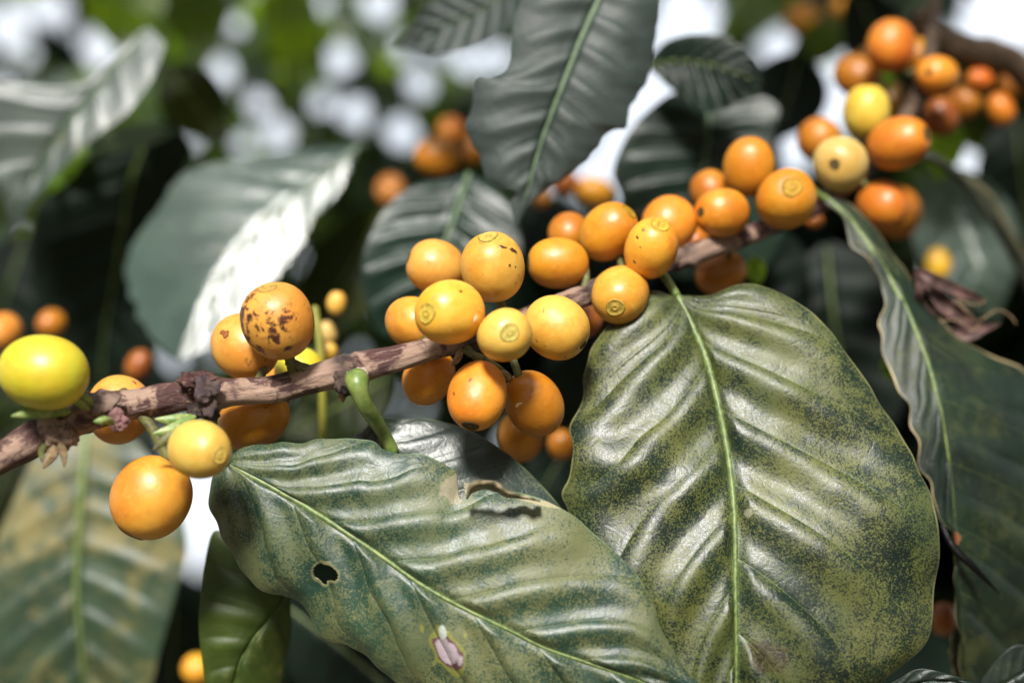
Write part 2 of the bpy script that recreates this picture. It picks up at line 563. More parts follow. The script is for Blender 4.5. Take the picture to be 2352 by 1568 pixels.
def blob(center, r, seed, mat, root, name, stretch=(1, 1, 1), rough=0.25, fs=900, col=None):
    nu, nv = 56, 72
    th = np.linspace(0.02, math.pi - 0.02, nu)[:, None]
    ph = np.linspace(0, 2 * math.pi, nv, endpoint=False)[None, :]
    d = np.stack([np.sin(th) * np.cos(ph), np.sin(th) * np.sin(ph), np.cos(th) + 0 * ph], -1)
    loc = d * r * np.array(stretch)
    loc = loc * (1 + rough * Field(3, fs, seed)(loc) + rough * .35 * Field(3, fs * 3, seed + 1)(loc) - rough * .5 * np.abs(Field(3, fs * 1.8, seed + 2)(loc)))[..., None]
    world_ = center + loc[..., 0:1] * BX + loc[..., 1:2] * BY - loc[..., 2:3] * BZ
    t = np.zeros((nu * nv, 4)); 
    if col is not None:
        t[:, :3] = col; t[:, 3] = 0.8
    return part(name, world_.reshape(-1, 3), gridfaces(nu, nv, True), mat, root, np.stack([(th * 2 + 0 * ph).ravel(), (ph + 0 * th).ravel()], 1), t)


blob(W(452, 878, .297), 0.0026, 21, M['bark'], root, 'knot', (1.3, .9, 1), .35, 1500)
blob(W(478, 905, .2955), 0.0030, 22, M['bark'], root, 'knot', (.75, 1.45, .8), .3, 1200, (0.05, 0.035, 0.04))
blob(W(470, 938, .298), 0.0026, 23, M['bark'], root, 'knot', (1.1, .8, 1), .35, 1400, (0.01, 0.008, 0.008))
blob(W(790, 878, .3005), 0.0023, 24, M['bark'], root, 'knot', (1.1, 1.1, 1), .35, 1500, (0.015, 0.012, 0.012))
blob(W(822, 862, .2995), 0.0022, 25, M['bark'], root, 'leaf_scar', (1.1, .7, .8), .2, 1500, (0.5, 0.42, 0.36))
blob(W(787, 905, .301), 0.0009, 26, M['dry'], root, 'bark_flake', (.8, 1.6, .6), .3, 2500)
blob(W(270, 965, .291), 0.0017, 27, M['bark'], root, 'knot', (1, 1.1, 1), .3, 1800, (0.25, 0.12, 0.12))
blob(W(215, 935, .292), 0.0028, 28, M['bark'], root, 'knot', (1.5, .8, 1), .3, 1300, (0.2, 0.14, 0.11))
blob(W(140, 1000, .291), 0.0032, 29, M['bark'], root, 'knot', (1.2, 1, .9), .3, 1200)


def scale_leaf(pts, wpx, root, mat, name='stipule', seed=0, bend=0.4):
    """small pointed leaf or scale along pts (x,y,d); wpx = half width in photo px"""
    p = catmull(pts, 16)
    w = W(p[:, 0], p[:, 1], p[:, 2])
    t = np.linspace(0, 1, 16)
    hw = wpx * K * p[:, 2] * np.sin(math.pi * np.clip(t, 0.02, 0.995) ** 0.8) ** 0.8
    tan = np.gradient(w, axis=0); tan /= np.linalg.norm(tan, axis=1)[:, None]
    side = np.cross(tan, BZ); side /= np.linalg.norm(side, axis=1)[:, None]
    nrm = np.cross(side, tan)
    c = np.linspace(-1, 1, 9)
    P = w[:, None] + side[:, None] * (c[None, :] * hw[:, None])[..., None] + nrm[:, None] * ((np.abs(c)[None, :] ** 1.5) * hw[:, None] * bend)[..., None]
    return part(name, P.reshape(-1, 3), gridfaces(16, 9), mat, root, solid=0.0003)


for pts, w_, mt, nm in [
    ([(165, 945, .288), (100, 946, .284), (25, 955, .281)], 14, 'bud', 'bud_leaf'),
    ([(215, 935, .29), (195, 915, .287), (175, 892, .285)], 10, 'bud', 'bud_leaf'),
    ([(205, 940, .289), (180, 925, .286), (160, 912, .285)], 9, 'bud', 'bud_leaf'),
    ([(262, 975, .289), (240, 966, .286), (215, 968, .285)], 10, 'bud', 'bud_leaf'),
    ([(445, 955, .295), (400, 965, .293), (355, 962, .293)], 13, 'bud', 'bud_leaf'),
    ([(450, 955, .294), (400, 985, .291), (350, 996, .290)], 15, 'bud', 'bud_leaf'),
    ([(430, 975, .293), (385, 1005, .290), (350, 1035, .290)], 12, 'stalk', 'stipule'),
    ([(130, 1010, .289), (120, 1040, .288), (100, 1075, .289)], 13, 'dry', 'stipule'),
    ([(135, 1010, .288), (145, 1040, .288), (148, 1072, .289)], 9, 'dry', 'stipule'),
    ([(110, 1015, .289), (95, 1035, .289), (98, 1062, .289)], 8, 'stalk', 'stipule'),
    ([(655, 835, .301), (690, 842, .303), (735, 850, .304)], 10, 'stalk', 'stipule'),
    ([(700, 850, .302), (680, 835, .302), (668, 822, .303)], 9, 'stalk', 'stipule'),
    ([(440, 885, .297), (425, 880, .296), (420, 868, .296)], 8, 'dry', 'stipule'),
    ([(1060, 800, .303), (1050, 825, .303), (1035, 840, .303)], 8, 'dry', 'stipule'),
    ([(1150, 850, .304), (1165, 865, .304), (1180, 880, .306)], 9, 'dry', 'stipule'),
    ([(1060, 805, .304), (1110, 825, .303), (1175, 862, .306)], 9, 'stalk', 'fruit_stem'),
]:
    scale_leaf(pts, w_, root, M[mt], nm)

# thick older wood at the upper right
root = empty('coffee_branch', W(2350, 160, .42), 'thick rough brown branch crossing the top right corner below the white sky', 'branch')
pp = catmull([(2105, 20, .41), (2150, 85, .412), (2230, 118, .42), (2310, 140, .43), (2420, 215, .44), (2700, 300, .46), (3300, 420, .5)], 120)
v_, f_ = tube(W(pp[:, 0], pp[:, 1], pp[:, 2]), 34 * K * pp[:, 2], 30, 0.14, 8, 350)
part('bark', v_, f_, M['bark'], root, np.stack([np.repeat(np.linspace(0, 8, 120), 30), np.tile(np.abs(np.linspace(-3, 3, 30)), 120)], 1), np.tile(np.array([[.06, .042, .02, .75]]), (len(v_), 1)))

# arching stem at the right
root = empty('leaf_stem', W(2250, 450, .4), 'long dark arching stem bowing down to the right edge beside the cherries', 'stem')
pp = catmull([(2118, 355, .385), (2160, 375, .388), (2225, 430, .395), (2290, 520, .40), (2330, 590, .41), (2390, 720, .42)], 90)
v_, f_ = tube(W(pp[:, 0], pp[:, 1], pp[:, 2]), 11 * K * pp[:, 2], 16, 0.05, 9, 400)
part('stem', v_, f_, plain_mat('dark_stem', (0.012, 0.018, 0.01), (0.03, 0.035, 0.02), 200, 0.6, .3), root)
pp = catmull([(2135, 350, .40), (2200, 400, .405), (2270, 450, .41), (2335, 560, .415), (2400, 650, .42)], 90)
v_, f_ = tube(W(pp[:, 0], pp[:, 1], pp[:, 2]), 9 * K * pp[:, 2], 16, 0.05, 19, 400)
r2 = empty('leaf_stem', W(2270, 450, .41), 'thinner olive twig running just outside the dark arching stem', 'stem')
part('stem', v_, f_, plain_mat('olive_stem', (0.06, 0.06, 0.03), (0.12, 0.11, 0.06), 200, 0.6, .3), r2)


# thin yellowish stem hanging behind the branch
root = empty('leaf_stem', W(738, 880, .35), 'thin yellow-green stem hanging straight down behind the branch, left of the thick green stalk', 'stem')
pp = catmull([(722, 700, .352), (735, 800, .35), (740, 900, .35), (741, 1000, .352), (736, 1100, .356)], 60)
v_, f_ = tube(W(pp[:, 0], pp[:, 1], pp[:, 2]), 9 * K * pp[:, 2], 14, 0.05, 29, 400)
part('stem', v_, f_, plain_mat('yellow_stem', (0.16, 0.16, 0.02), (0.24, 0.22, 0.03), 200, 0.5, .3), root)

# ------------------------------------------------------------------ cherries
def make_cherry(label, x, y, rx, ry, d, axis, tone, stain=0.0, specks=0.4, scar=0.28, scarcol='green', rot=None, group=None, stalk=True, marks=(), rough=0.42):
    """axis: (right, up, towards viewer) direction of the blossom end. rx/ry in photo px."""
    c = W(x, y, d)
    ax = dirw(axis)
    a3 = np.array(axis, float); a3 /= np.linalg.norm(a3)
    # polar (long) and equatorial radii so that the outline has about the wanted half width and height
    rmin, rmax = min(rx, ry), max(rx, ry)
    b = rmin
    inplane = math.hypot(a3[0], a3[1])
    el = np.clip(1 + (rmax / rmin - 1) / max(inplane ** 2, 0.35), 1.0, 1.28)
    if inplane < 0.35:
        el = 1.1; b = (rx + ry) / 2
    b = b * K * d
    a = b * el
    nu, nv = 72, 96
    th = np.linspace(0, math.pi, nu)[:, None]
    ph = np.linspace(0, 2 * math.pi, nv, endpoint=False)[None, :]
    e1 = np.cross(ax, BZ + 0.01 * BX); e1 /= np.linalg.norm(e1)
    e2 = np.cross(ax, e1)
    st = np.sin(th); ct = np.cos(th)
    rr = b * np.clip(st, 0, 1) ** 0.9
    zz = a * np.sign(ct) * np.abs(ct) ** 0.97
    zz = zz - a * 0.035 * np.exp(-(th / 0.35) ** 2)
    z0 = zz + 0 * ph
    cx_, cy_ = rr * np.cos(ph), rr * np.sin(ph)
    seed = int(x * 7 + y * 13) % 9973
    # coffee cherries are a little flattened and lobed
    lob = 1 + 0.024 * np.cos(2 * (ph + seed)) * st + 0.014 * np.cos(3 * (ph - seed)) * st
    P = np.stack([cx_ * lob, cy_ * lob, z0], -1)
    P *= (1 + 0.018 * Field(3, 230, seed)(P))[..., None]
    Wd = c + P[..., 0:1] * e1 + P[..., 1:2] * e2 + P[..., 2:3] * ax
    r_ = empty('coffee_cherry', c, label, 'coffee cherry', group)
    part('skin', Wd.reshape(-1, 3), gridfaces(nu, nv, True), cherry_mat(tone[0], tone[1], stain, specks, rough), r_)
    if scar:
        ns, na = 22, 48
        rs = np.linspace(0, 1, ns)[:, None]
        an = np.linspace(0, 2 * math.pi, na, endpoint=False)[None, :]
        R_ = rs * scar * b * (1 + 0.04 * np.cos(3 * an + seed) + 0.06 * np.cos(2 * an + seed * 2))
        # height of the skin surface at that radius
        stt = np.clip(R_ / b, 0, 1) ** (1 / 0.9)
        thh = np.arcsin(stt)
        h = a * np.cos(thh) ** 0.97 - a * 0.035 * np.exp(-(thh / 0.35) ** 2)
        prof = b * (0.012 + 0.022 * np.exp(-((rs - 0.88) / 0.07) ** 2) - 0.012 * np.exp(-((rs - 0.55) / 0.2) ** 2) + 0.02 * np.exp(-((rs - 0.24) / 0.1) ** 2) - 0.05 * np.exp(-(rs / 0.13) ** 2))
        prof = prof * np.clip((1 - rs) / 0.05, 0, 1) - 0.004 * b * (rs > 0.99)
        Q = np.stack([R_ * np.cos(an), R_ * np.sin(an), h + prof], -1)
        Q *= (1 + 0.018 * Field(3, 230, seed)(Q))[..., None]
        Wq = c + Q[..., 0:1] * e1 + Q[..., 1:2] * e2 + Q[..., 2:3] * ax
        col = np.ones((ns, na, 4))
        t1 = np.array(tone[0])
        if scarcol == 'green':
            disc = t1 * np.array([.66, .84, 1.0]); ring = disc * 0.25; core = np.array([.10, .04, .012])
        elif scarcol == 'dark':
            disc = np.array([.07, .045, .012]); ring = np.array([.02, .012, .005]); core = np.array([.004, .003, .002])
        else:
            disc = t1 * .9; ring = t1 * .6; core = np.array([.25, .12, .03])
        wring = np.exp(-((rs - 0.93) / 0.04) ** 2) + 0.12 * np.exp(-((rs - 0.7) / 0.05) ** 2) + 0.45 * np.exp(-((rs - 0.42) / 0.05) ** 2)
        k1, k2, k3 = 0.55 + 0.45 * math.sin(seed), 0.5 + 0.5 * math.sin(seed * 1.7), 0.5 + 0.5 * math.sin(seed * 2.3)
        wring = (.6 + .4 * k1) * np.exp(-((rs - 0.93) / 0.04) ** 2) + 0.2 * k2 * np.exp(-((rs - 0.6 - .1 * k1) / 0.07) ** 2) + 0.5 * k3 * np.exp(-((rs - 0.38) / 0.06) ** 2)
        wring = wring + 0.25 * np.clip(Field(2, 6, seed)(np.stack([rs * np.cos(an), rs * np.sin(an)], -1)), 0, 1) * (rs < .9)
        wring = np.clip(wring * (1 + 0.12 * np.sin(5 * an + seed)), 0, 1)
        wc = np.exp(-(rs / 0.13) ** 2) + 0 * an
        cc = disc * (1 - wring[..., None]) + ring * wring[..., None]
        cc = cc * (1 - wc[..., None]) + core * wc[..., None]
        col[..., :3] = cc
        part('blossom_scar', Wq.reshape(-1, 3), gridfaces(ns, na, True), M['scar'], r_, None, col.reshape(-1, 4))
    if stalk:
        i = np.argmin(np.linalg.norm(brw - c, axis=1))
        q = brw[i]
        dist = np.linalg.norm(q - c)
        if b * 0.9 < dist < b * 3.2:
            s0 = c - ax * a * 0.9
            if np.linalg.norm(s0 - q) > dist:      # blossom end faces the wood: leave from the near side
                s0 = c + (q - c) / dist * b * 0.93
            pth = catmull([s0, (s0 + q) / 2 - ax * b * 0.12, q], 14)
            v1, f1 = tube(pth, np.linspace(b * 0.13, b * 0.17, 14), 10, 0.1, seed, 900)
            part('stalk', v1, f1, M['stalk'], r_)
    for (mx, my, mw, mh, ma, mc) in marks:
        # raised scab or scratch: small patch hugging the skin
        nu2, nv2 = 7, 16
        rs = np.linspace(0, 1, nu2)[:, None]; an = np.linspace(0, 2 * math.pi, nv2, endpoint=False)[None, :]
        jag = 1 + 0.3 * np.sin(an * 3 + mx) * 0.7 + 0.2 * np.sin(an * 5 + my)
        qx = rs * np.cos(an) * mw * jag; qy = rs * np.sin(an) * mh * jag
        X = x + mx + qx * math.cos(ma) - qy * math.sin(ma); Y = y + my + qx * math.sin(ma) + qy * math.cos(ma)
        ray = W(X, Y, np.full(X.shape, 1.0)) - CAM
        # intersect the ray with the (unperturbed) spheroid
        def loc(vv): return np.stack([vv @ e1, vv @ e2, vv @ ax], -1)
        o = loc(CAM - c) / np.array([b, b, a]); dd = loc(ray) / np.array([b, b, a])
        A_ = (dd * dd).sum(-1); B_ = (dd * o).sum(-1); C_ = (o * o).sum() - 1
        disc_ = B_ ** 2 - A_ * C_
        if (disc_ <= 0).any():
            continue
        tt = (-B_ - np.sqrt(disc_)) / A_
        hit = CAM + ray * tt[..., None]
        hit = c + (hit - c) * (1.022 + 0.004 * (1 - rs))[..., None]
        cc = np.ones((nu2 * nv2, 4)); cc[:, :3] = mc
        part('scab' if sum(mc) < 0.6 else 'scratch', hit.reshape(-1, 3), gridfaces(nu2, nv2, True), M['scar'], r_, None, cc)
    return r_


BRN = (0.06, 0.02, 0.012)
WHT = (0.75, 0.6, 0.35)
G1 = 'ripe cherries on the front stretch of the branch'
G2 = 'cherries on the rear stretch of the branch'
G3 = 'blurred cherries deep in the bush'
cherries = [
 # label, x, y, rx, ry, d, axis, tone, kwargs
 ('large smooth lemon yellow cherry cut by the left edge of the photo', 100, 856, 102, 88, .283, (-.9, .1, -.35), LEMON, dict(specks=.25, scar=0, group=G1)),
 ('golden cherry crossed by the branch, beside the lemon yellow cherry', 274, 940, 79, 76, .3135, (-.3, -.5, -.6), GOLD, dict(specks=.8, scar=0, group=G1)),
 ('golden cherry blotched with dark brown stains, standing above the branch', 639, 739, 84, 88, .298, (-.18, .80, .42), GOLD, dict(stain=.9, specks=.8, scar=.27, group=G1)),
 ('plain golden orange cherry tucked behind the brown-stained cherry', 563, 797, 80, 72, .311, (-.6, .5, -.4), GOLD, dict(specks=.3, scar=0, group=G1, marks=[(-46, -31, 10, 8, .3, (.2, .07, .02))])),
 ('pale yellow cherry with a ringed tip under the branch, before a bigger orange one', 457, 1031, 81, 66, .285, (.72, -.12, .68), PALE, dict(specks=.1, scar=.30, scarcol='pale', group=G1)),
 ('large orange cherry hanging lowest on the left with a dark tip underneath', 348, 1145, 89, 97, .2985, (-.5, -.84, -.02), ((.60, .29, .03), (.54, .2, .018)), dict(specks=.05, scar=.42, scarcol='dark', group=G1)),
 ('deep orange cherry under the branch behind the pale yellow one', 582, 962, 84, 68, .3155, (-.8, -.45, -.3), ORANGE, dict(specks=.7, scar=0, group=G1)),
 ('bright yellow cherry mostly hidden behind the branch right of the stained cherry', 688, 852, 56, 56, .327, (.3, .3, -.7), LEMON, dict(specks=.1, scar=0, group=G1)),
 ('orange cherry showing only a sliver between the branch and the stained cherry', 628, 885, 46, 50, .334, (.3, .3, -.7), ORANGE, dict(specks=.3, scar=0, group=G1)),
 ('golden cherry left of the speckled top cherry in the middle cluster', 1000, 614, 68, 63, .321, (-.85, .3, .15), GOLD, dict(specks=.15, scar=.22, scarcol='dark', group=G1)),
 ('big round golden cherry with two dark scratches, topmost of the middle cluster', 1133, 613, 74, 79, .3055, (-.14, .80, .45), ((.62, .36, .06), (.56, .27, .03)), dict(specks=.9, scar=.33, group=G1, marks=[(22, -45, 9, 2.5, .35, BRN), (45, -38, 9, 3, .5, BRN), (37, -4, 2.5, 2.5, 0, BRN)])),
 ('big golden cherry with a ringed scar on its left cheek just above the branch', 1033, 718, 79, 75, .2935, (-.58, -.03, .76), ((.74, .42, .05), (.70, .32, .02)), dict(specks=.6, scar=.34, group=G1, marks=[(25, -48, 4, 3, .5, BRN), (58, 12, 5, 9, .3, WHT)])),
 ('orange cherry half hidden behind the big cherry with the ringed scar', 948, 740, 58, 63, .314, (-.5, .2, -.7), ((.60, .28, .03), (.54, .2, .018)), dict(specks=.15, scar=0, group=G1)),
 ('small yellow cherry with a centred ring, lowest in front of the middle cluster', 1160, 770, 60, 65, .291, (.16, .08, .95), ((.62, .39, .07), (.56, .29, .03)), dict(specks=.4, scar=.36, group=G1)),
 ('broad golden cherry with a blackened right end beside the ringed small one', 1279, 752, 77, 70, .3045, (.75, -.5, .3), ((.62, .37, .06), (.56, .28, .03)), dict(specks=.5, scar=.16, scarcol='dark', group=G1, marks=[(60, 44, 5, 8, .4, BRN), (-30, -38, 1.6, 5, .2, (.3, .2, .03))])),
 ('orange cherry under the branch with its top hidden by the wood', 984, 864, 69, 57, .3165, (-.4, -.7, -.4), ((.70, .28, .02), (.64, .2, .012)), dict(specks=.3, scar=0, group=G1)),
 ('egg-shaped orange cherry hanging below the middle cluster with a dark scar at its foot', 1097, 907, 66, 80, .299, (-.18, -.80, .5), ((.68, .26, .02), (.62, .19, .012)), dict(specks=.5, scar=.30, scarcol='dark', group=G1)),
 ('orange cherry with one white fleck, right of the egg-shaped hanging one', 1226, 928, 64, 77, .3085, (.4, -.7, -.5), ORANGE, dict(specks=.2, scar=0, group=G1, marks=[(-36, -2, 11, 6, -.35, WHT)])),
 ('blurred orange cherry below the white-flecked one', 1195, 1003, 58, 50, .345, (.2, -.7, -.5), ORANGE, dict(specks=0, scar=0, group=G3)),
 ('small blurred orange cherry beside the left edge of the big mottled leaf', 1290, 1020, 32, 34, .375, (.2, -.7, -.5), DEEP, dict(specks=0, scar=0, group=G3)),
 ('wide orange cherry with its tip facing left, right of the topmost middle cherry', 1281, 604, 71, 58, .3215, (-.93, 0, .1), ORANGE, dict(specks=.1, scar=.25, scarcol='dark', group=G2)),
 ('dusky orange cherry mostly behind the upright cherry with the grey tip', 1308, 536, 48, 50, .343, (.1, .5, -.5), DEEP, dict(specks=.1, scar=0, group=G2)),
 ('upright orange cherry with a grey-green tip at its upper right', 1398, 532, 60, 71, .327, (.62, .60, .45), ORANGE, dict(specks=.1, scar=.33, group=G2)),
 ('orange cherry with a grey-green cap, in front of a smoother one beside it', 1496, 570, 62, 69, .317, (.22, .70, .65), ((.72, .34, .03), (.64, .22, .012)), dict(specks=.7, scar=.38, group=G2)),
 ('smooth orange cherry behind the one with the grey-green cap', 1537, 513, 64, 62, .338, (.4, .5, -.5), ((.68, .27, .025), (.62, .2, .012)), dict(specks=.1, scar=0, group=G2)),
 ('golden cherry with a ringed tip partly covered by the edge of the big mottled leaf', 1424, 676, 70, 65, .3185, (-.2, -.40, .85), ((.62, .34, .05), (.56, .25, .02)), dict(specks=.4, scar=.33, group=G2, marks=[(28, -4, 5, 6, .4, BRN)])),
 ('orange cherry with a small dark tip on its left side', 1658, 490, 62, 57, .337, (-.82, 0, .5), ((.56, .23, .014), (.5, .16, .008)), dict(specks=.1, scar=.2, scarcol='dark', group=G2)),
 ('orange cherry behind the one with the small dark tip', 1632, 440, 50, 47, .357, (-.3, .7, -.2), DEEP, dict(specks=.1, scar=0, group=G2)),
 ('tall orange cherry standing left of the narrow white sky gap', 1720, 384, 56, 67, .348, (0, -.85, -.3), ORANGE, dict(specks=.05, scar=0, group=G2)),
 ('broad orange cherry with a ringed face below the narrow white sky gap', 1806, 458, 73, 65, .338, (0, .28, .92), ((.56, .25, .014), (.5, .18, .008)), dict(specks=.05, scar=.36, group=G2)),
 ('rusty orange cherry peeping over the top edge of the big mottled leaf', 1656, 626, 62, 47, .352, (.8, .3, -.2), DEEP, dict(specks=.1, scar=0, group=G2)),
 ('small orange cherry wedged between the smooth one and the dark-tipped one', 1600, 548, 26, 32, .36, (.3, .3, -.5), DEEP, dict(specks=0, scar=0, group=G2)),
 ('red-orange cherry in the shade behind the blackened golden one', 1352, 738, 34, 44, .337, (.3, .3, -.5), RUST, dict(specks=.1, scar=0, group=G2)),
 ('pale yellow-brown cherry with a black dot, in front of the upper right cluster', 1930, 377, 63, 63, .352, (-.42, -.12, .9), TAN, dict(specks=.05, scar=.20, scarcol='dark', group=G2)),
 ('brownish orange cherry behind the pale one with the black dot', 1882, 322, 50, 50, .388, (-.3, .3, -.7), DEEP, dict(specks=0, scar=0, group=G2)),
 ('pale yellow cherry standing above the black-dotted one', 1991, 256, 52, 63, .372, (0, .9, .1), ((.6, .44, .06), (.56, .36, .03)), dict(specks=0, scar=0, group=G2)),
 ('bright orange cherry with a dark tip on its right, right of the black-dotted one', 2064, 330, 71, 58, .361, (.68, .2, .65), ((.54, .2, .01), (.48, .14, .008)), dict(specks=.05, scar=.26, scarcol='dark', group=G2)),
 ('round orange cherry in front of a duskier one, lowest in the upper right cluster', 2026, 470, 55, 58, .369, (-.3, .3, -.7), ((.54, .19, .01), (.48, .13, .008)), dict(specks=0, scar=0, group=G2)),
 ('dusky orange cherry behind the lowest round one of the upper right cluster', 2058, 488, 64, 56, .408, (.3, -.3, -.7), DEEP, dict(specks=0, scar=0, group=G2)),
 ('orange-brown cherry topmost in the upper right cluster', 2046, 105, 54, 60, .392, (.2, .9, -.1), ((.6, .2, .015), (.5, .12, .01)), dict(specks=0, scar=0, group=G2)),
 ('blurred orange cherry just left of the topmost one in the upper right cluster', 1966, 175, 52, 47, .41, (-.5, .4, -.4), DEEP, dict(specks=0, scar=0, group=G2)),
 ('orange cherry with a dark dot near the thick branch at the upper right', 2152, 175, 52, 47, .385, (-.55, 0, .8), ((.6, .26, .02), (.55, .17, .01)), dict(specks=0, scar=.16, scarcol='dark', group=G2)),
 ('dark reddish brown cherry in shade below the one with the dark dot', 2160, 268, 42, 46, .405, (.3, -.7, -.2), RUST, dict(specks=0, scar=0, group=G2)),
 ('slender orange fruit pointing right under the thick branch', 2250, 182, 46, 24, .42, (.95, -.2, 0), ((.66, .2, .012), (.6, .13, .008)), dict(specks=0, scar=0, group=G3)),
 ('small bright orange cherry at the right end of the slender fruit', 2298, 250, 30, 38, .43, (.4, -.8, 0), ((.66, .22, .012), (.6, .16, .008)), dict(specks=0, scar=0, group=G3)),
 ('tiny red-orange cherry below the stalk of the folded leaf', 1872, 508, 26, 17, .375, (.9, 0, 0), RUST, dict(specks=0, scar=0, group=G2)),
 ('blurred orange cherry, lower of the pair left of the hanging slate leaf', 1002, 362, 58, 42, .44, (-.9, .2, .1), ORANGE, dict(specks=0, scar=0, group=G3)),
 ('blurred orange cherry, upper of the pair left of the hanging slate leaf', 1034, 302, 36, 34, .47, (0, .5, -.5), ((.6, .22, .02), (.5, .14, .01)), dict(specks=0, scar=0, group=G3)),
 ('blurred orange cherry half covered by the left edge of the slate leaf', 1085, 342, 34, 36, .48, (0, .5, -.5), DEEP, dict(specks=0, scar=0, group=G3)),
 ('blurred pale orange cherry above the dark ribbed leaf', 897, 438, 36, 38, .48, (0, .5, -.5), ((.66, .3, .08), (.6, .2, .03)), dict(specks=0, scar=0, group=G3)),
 ('blurred orange cherry right of the tip of the slate leaf', 1365, 440, 46, 34, .46, (.8, -.3, -.1), ORANGE, dict(specks=0, scar=0, group=G3)),
 ('dim orange cherry just behind the right edge of the slate leaf', 1296, 418, 36, 30, .47, (.8, -.3, -.1), RUST, dict(specks=0, scar=0, group=G3)),
 ('small blurred pinkish orange cherry beside the tip of the slate leaf', 1244, 455, 20, 20, .46, (.8, -.3, -.1), DEEP, dict(specks=0, scar=0, group=G3)),
 ('bright blurred orange cherry on the left edge above the lemon yellow one', 2, 762, 42, 46, .40, (.3, .3, -.5), ((.7, .32, .06), (.6, .2, .02)), dict(specks=0, scar=0, group=G3)),
 ('small dim orange cherry above the lemon yellow one', 118, 742, 30, 32, .42, (.3, .3, -.5), DEEP, dict(specks=0, scar=0, group=G3)),
 ('blurred yellow-orange cherry at the bottom edge left of the olive leaf', 452, 1535, 34, 34, .41, (.3, .3, -.5), ((.66, .36, .02), (.6, .26, .015)), dict(specks=0, scar=0, group=G3)),
 ('small narrow yellow fruit floating right of the stained cherry', 773, 696, 22, 32, .365, (.1, .9, 0), ((.66, .42, .1), (.6, .34, .05)), dict(specks=0, scar=0, group=G3, stalk=False)),
 ('small pale fruit just under the narrow yellow one', 752, 764, 22, 32, .37, (-.3, .9, 0), ((.5, .4, .2), (.5, .34, .1)), dict(specks=0, scar=0, group=G3, stalk=False)),
 ('small yellow fruit just above the branch under the pale one', 753, 808, 24, 22, .36, (.3, .5, 0), ((.7, .44, .08), (.6, .34, .04)), dict(specks=0, scar=0, group=G3, stalk=False)),
 ('blurred orange cherry at the top edge left of the upper right cluster', 1840, 45, 44, 40, .62, (.3, .3, -.5), ORANGE, dict(specks=0, scar=0, group=G3)),
 ('blurred orange cherry at the top edge nearest the upper right cluster', 1938, 20, 30, 30, .6, (.3, .3, -.5), ORANGE, dict(specks=0, scar=0, group=G3)),
 ('yellow cherry shining behind the stem of the folded leaf at the right', 2154, 606, 30, 40, .43, (0, -.9, 0), ((.66, .4, .03), (.6, .3, .015)), dict(specks=0, scar=0, group=G3)),
 ('small reddish brown blurred fruit between the black leaf and the branch at the left', 318, 838, 28, 42, .41, (-.4, -.8, 0), RUST, dict(specks=0, scar=0, group=G3, stalk=False)),
 ('amber cherry low between the dark-dotted one and the thick branch', 2215, 235, 38, 38, .425, (.3, .3, -.5), DEEP, dict(specks=0, scar=0, group=G2)),
 ('amber cherry beside the topmost one of the upper right cluster, touching the dark wood', 2105, 128, 40, 42, .405, (.3, .3, -.5), ORANGE, dict(specks=0, scar=0, group=G2)),
 ('dim orange cherry behind the topmost pair of the upper right cluster', 2000, 150, 44, 44, .44, (.3, .3, -.5), DEEP, dict(specks=0, scar=0, group=G2)),
 ('brown-orange cherry at the right edge under the thick branch', 2325, 195, 36, 30, .45, (.3, .3, -.5), DEEP, dict(specks=0, scar=0, group=G3)),
 ('dusky olive-brown cherry behind the pale yellow one of the upper right cluster', 2045, 235, 44, 46, .42, (.3, .3, -.5), ((.3, .16, .02), (.25, .11, .012)), dict(specks=0, scar=0, group=G2)),
 ('dim reddish cherry in the gap right of the big mottled leaf', 2168, 1420, 30, 46, .37, (0, -.9, 0), RUST, dict(specks=0, scar=0, group=G3)),
]
cinfo = []
for lab, x, y, rx, ry, d, axis, tone, kw in cherries:
    make_cherry(lab, x, y, rx, ry, d, axis, tone, **kw)
    cinfo.append((lab, W(x, y, d), (rx + ry) / 2 * K * d))
for i in range(len(cinfo)):
    for j in range(i):
        dd = np.linalg.norm(cinfo[i][1] - cinfo[j][1]); s = cinfo[i][2] + cinfo[j][2]
        if dd < s * 0.93:
            LOG('OVERLAP %.1fmm' % ((s - dd) * 1000), '|', cinfo[i][0][:40], '|', cinfo[j][0][:40])

# ------------------------------------------------------------------ leaves


def edgepts(pts, n):
    p = np.array([(q[0], q[1], q[2] if len(q) > 2 else 0.0) for q in pts], float)
    p[:, 2] *= 1e3          # keep mm offsets out of the arc length
    p[:, 2] /= 1e3
    return catmull(p, n)


